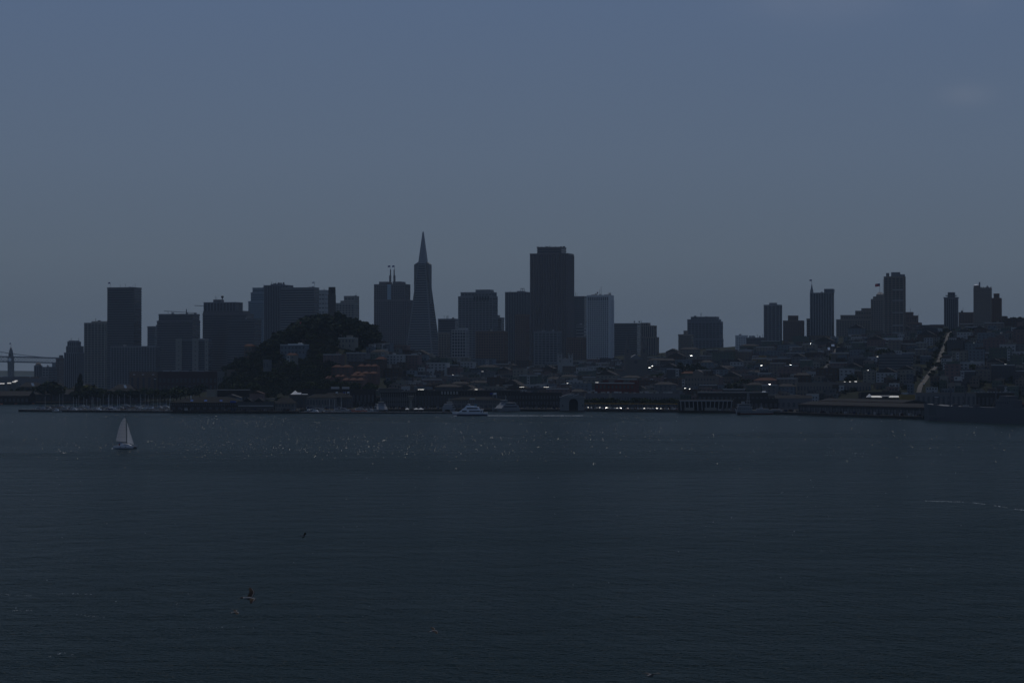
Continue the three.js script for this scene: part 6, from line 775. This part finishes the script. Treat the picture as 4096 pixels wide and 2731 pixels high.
function gull(label, px, py, d, yaw, pitch, roll, upL, upR, s = 1) { // nose towards -z before turning; body, tail and head are one lathe-like surface
  const g = thing('gull', label, 'bird', X(px, d), Y(py, d), -d, 0, 'gulls over the water'); g.rotation.set(pitch, yaw, roll, 'YXZ'); g.scale.setScalar(s);
  const pr = [[-0.36, 0.012, 0.05], [-0.30, 0.016, 0.085], [-0.2, 0.04, 0.05], [-0.08, 0.078, 0.075], [0.05, 0.09, 0.085], [0.15, 0.066, 0.066], [0.21, 0.048, 0.05], [0.26, 0.054, 0.052], [0.31, 0.038, 0.036], [0.33, 0.014, 0.014]], pos = [], idx = []; pr.forEach(([z, ry, rx]) => { for (let k = 0; k < 12; k++) { const a = k / 12 * 6.2832; pos.push(Math.cos(a) * rx, Math.sin(a) * ry + (z > 0.18 ? 0.02 : 0), -z); } }); for (let j = 0; j < pr.length - 1; j++) for (let k = 0; k < 12; k++) { const a = j * 12 + k, b = j * 12 + (k + 1) % 12; idx.push(a, b, a + 12, b, b + 12, a + 12); }
  const bg = new THREE.BufferGeometry(); bg.setAttribute('position', new THREE.Float32BufferAttribute(pos, 3)); bg.setIndex(idx); bg.computeVertexNormals(); part(g, 'body', bg, featherPale);
  const wr = part(g, 'wing', wingGeo(0.68, 0.27, upR, 0.25, 0.05), featherDark, 0.05, 0.045, -0.06), wl = part(g, 'wing', wingGeo(0.68, 0.27, upL, 0.25, 0.05), featherDark, -0.05, 0.045, -0.06); wl.scale.x = -1; 
  for (const [w, up] of [[wr, upR], [wl, upL]]) part(w, 'leading_edge', wingGeo(0.62, 0.035, up, 0.25, 0.05), featherPale, 0, 0.016, -0.075);
  part(g, 'tail', new THREE.CylinderGeometry(0.03, 0.09, 0.16, 8), featherDark, 0, 0, 0.4, 1, 1, 0.2, 0, Math.PI / 2); part(g, 'beak', new THREE.ConeGeometry(0.018, 0.09, 8).rotateX(-Math.PI / 2), beakM, 0, 0.015, -0.37);
}
gull('largest gull, wings raised and lowered, low at left', 996, 2392, 165, rad(-78), rad(-6), rad(-38), 0.12, 0.30, 1.3);
gull('gull with drooped wings just below the largest gull', 939, 2449, 210, rad(-72), rad(0), rad(-8), 0.06, 0.02, 1.1);
gull('small banking gull alone above the others', 1214, 2143, 270, rad(-70), rad(0), rad(40), 0.18, 0.06, 0.85);
gull('gull with folded downstroke in the lower middle', 1733, 2523, 220, rad(-66), rad(2), rad(-14), 0.10, 0.02, 1.1);
gull('gull gliding on flat wings at the bottom edge', 2601, 2700, 150, rad(-40), rad(-4), rad(3), 0.10, 0.12, 1.05);

// ---------------------------------------------------------------- wave crests, whitecaps and wakes
const foamM = M('sea_foam', 0.62, 0.64, 0.65, 0.8), crestM = new THREE.MeshPhysicalMaterial({ color: new THREE.Color().setRGB(0.01, 0.02, 0.024), roughness: 0.25, ior: 1.33 }); crestM.name = 'crest_water';
function crestShape() { // a small breaking wavelet: ridge with a steep face, ends tapering into the water
  const N = 8, pos = [], idx = []; for (let k = 0; k <= N; k++) { const t = k / N * 2 - 1, h = (1 - t * t), x = t * 0.5; pos.push(x, -0.02, 0.5 * h + 0.02 + 0.06 * Math.sin(t * 5), x, 0.55 * h * 0.5, 0.04 * h, x, 0.5 * h * 0.56, -0.04 * h, x, -0.02, -0.6 * h - 0.02); } for (let k = 0; k < N; k++) for (let j = 0; j < 3; j++) { const a = k * 4 + j, b = a + 4; idx.push(a, b, a + 1, b, b + 1, a + 1); } const g = new THREE.BufferGeometry(); g.setAttribute('position', new THREE.Float32BufferAttribute(pos, 3)); g.setIndex(idx); const n = g.toNonIndexed(); n.computeVertexNormals(); return n;
}
function scatter(name, geo, mat, list, label) { const im = new THREE.InstancedMesh(geo, mat, list.length), m = new THREE.Matrix4(), e = new THREE.Euler(), q = new THREE.Quaternion(); list.forEach(([x, z, ry, sx, sy, sz], k) => { e.set(0, ry, 0); q.setFromEuler(e); m.compose(new THREE.Vector3(x, 0, z), q, new THREE.Vector3(sx, sy, sz)); im.setMatrixAt(k, m); }); im.name = name; im.userData = { kind: 'stuff', label, category: 'water' }; scene.add(im); return im; }
{
  const crest = crestShape(), A = [], B = [];
  // gusty patches where crests steepen: long bands of rougher water between the shore and mid-bay
  const gustAt = (x, d) => 0.16 + 0.84 * sstep(0.40, 0.62, fbm(x / 380 + 3.7, d / 110 + 8.3, 3));
  for (let k = 0; k < 11000; k++) { const d = 1030 + Math.pow(rnd(), 0.8) * 1190, px = -300 + rnd() * 4700, x = X(px, d), w = gustAt(x, d) * (0.12 + 0.88 * Math.exp(-(((px - 1300) / 1050) ** 2))); if (px > 3650 && d > 1780 || d > qf(Math.max(690, px)) - 14 || rnd() > w) continue; const sz = rr(0.4, 1.0); A.push([x, -d, rr(-0.42, 0.22), rr(0.3, 0.95), sz * 0.865 * rr(0.8, 1.2), sz]); }
  for (let k = 0; k < 420; k++) { const d = 420 + rnd() * 1800, px = -200 + rnd() * 4500, x = X(px, d); if (d > qf(Math.max(690, px)) - 20 || (px > 3600 && d > 1750) || rnd() > 0.15 + gustAt(x, d)) continue; const q = 0.18 + 0.5 * sstep(500, 2000, d); B.push([x, -d, rr(-0.4, 0.4), rr(0.5, 1.9) * q, rr(0.3, 0.6) * q, rr(0.4, 0.8) * q]); }
  // lines of foam left by passing boats
  const line = (p0, y0, p1, y1, n, sw) => { for (let k = 0; k < n; k++) { const t = rnd(), brk = fbm(t * 14 + p0, 2.2, 2); if (brk < 0.42) continue; const d = FOCAL * EYE / (mix(y0, y1, t) + 5 * Math.sin(t * 6 + p0) - HORIZON) * (1 + rr(-0.002, 0.002)), px = mix(p0, p1, t); B.push([X(px, d), -d, rr(-0.5, 0.5), rr(0.2, 0.6) * sw, rr(0.06, 0.14) * sw, rr(0.15, 0.3) * sw]); } };
  line(3690, 1996, 4110, 2036, 260, 0.7); line(3150, 1823, 3620, 1829, 60, 1); line(2900, 1806, 3700, 1810, 50, 1); line(0, 2374, 380, 2379, 90, 0.4); line(40, 2436, 420, 2462, 90, 0.35); line(190, 2620, 300, 2612, 40, 0.35); line(780, 2505, 1060, 2512, 40, 0.35); line(1240, 1800, 2300, 1806, 40, 0.8);
  scatter('wave_crests', crest, crestM, A, 'glinting wind chop on the open bay'); scatter('whitecaps', crest, foamM, B, 'scattered white foam flecks on the open bay');
  const F = []; for (let k = 0; k < 520; k++) { const t = Math.pow(rnd(), 1.3), px = mix(1950, 2330, t), d = 2144 - 3 + rr(-2.5, 2.5) * (0.6 + t); if (rnd() < t * 0.55) continue; F.push([X(px, d), -d, rr(-0.3, 0.3), rr(1, 3), rr(0.25, 0.75) * (1 - 0.5 * t), rr(0.4, 1)]); } for (let k = 0; k < 26; k++) F.push([X(1812 + rnd() * 14, 2140), -2139 + rr(-3, 3), rr(-0.4, 0.4), rr(0.6, 1.4), rr(0.4, 0.9), rr(0.4, 0.8)]); for (let k = 0; k < 40; k++) F.push([X(448 + rnd() * 14, 1285), -1285 + rr(-3, 3), rr(-0.4, 0.4), rr(0.3, 0.9), rr(0.2, 0.6), rr(0.2, 0.5)]);
  scatter('wake_foam', crest, foamM, F, 'white wake trailing behind the moving ferry');
}
scene.traverse((o) => { if (o.isMesh) { o.castShadow = true; o.receiveShadow = true; } });
renderer.render(scene, camera);
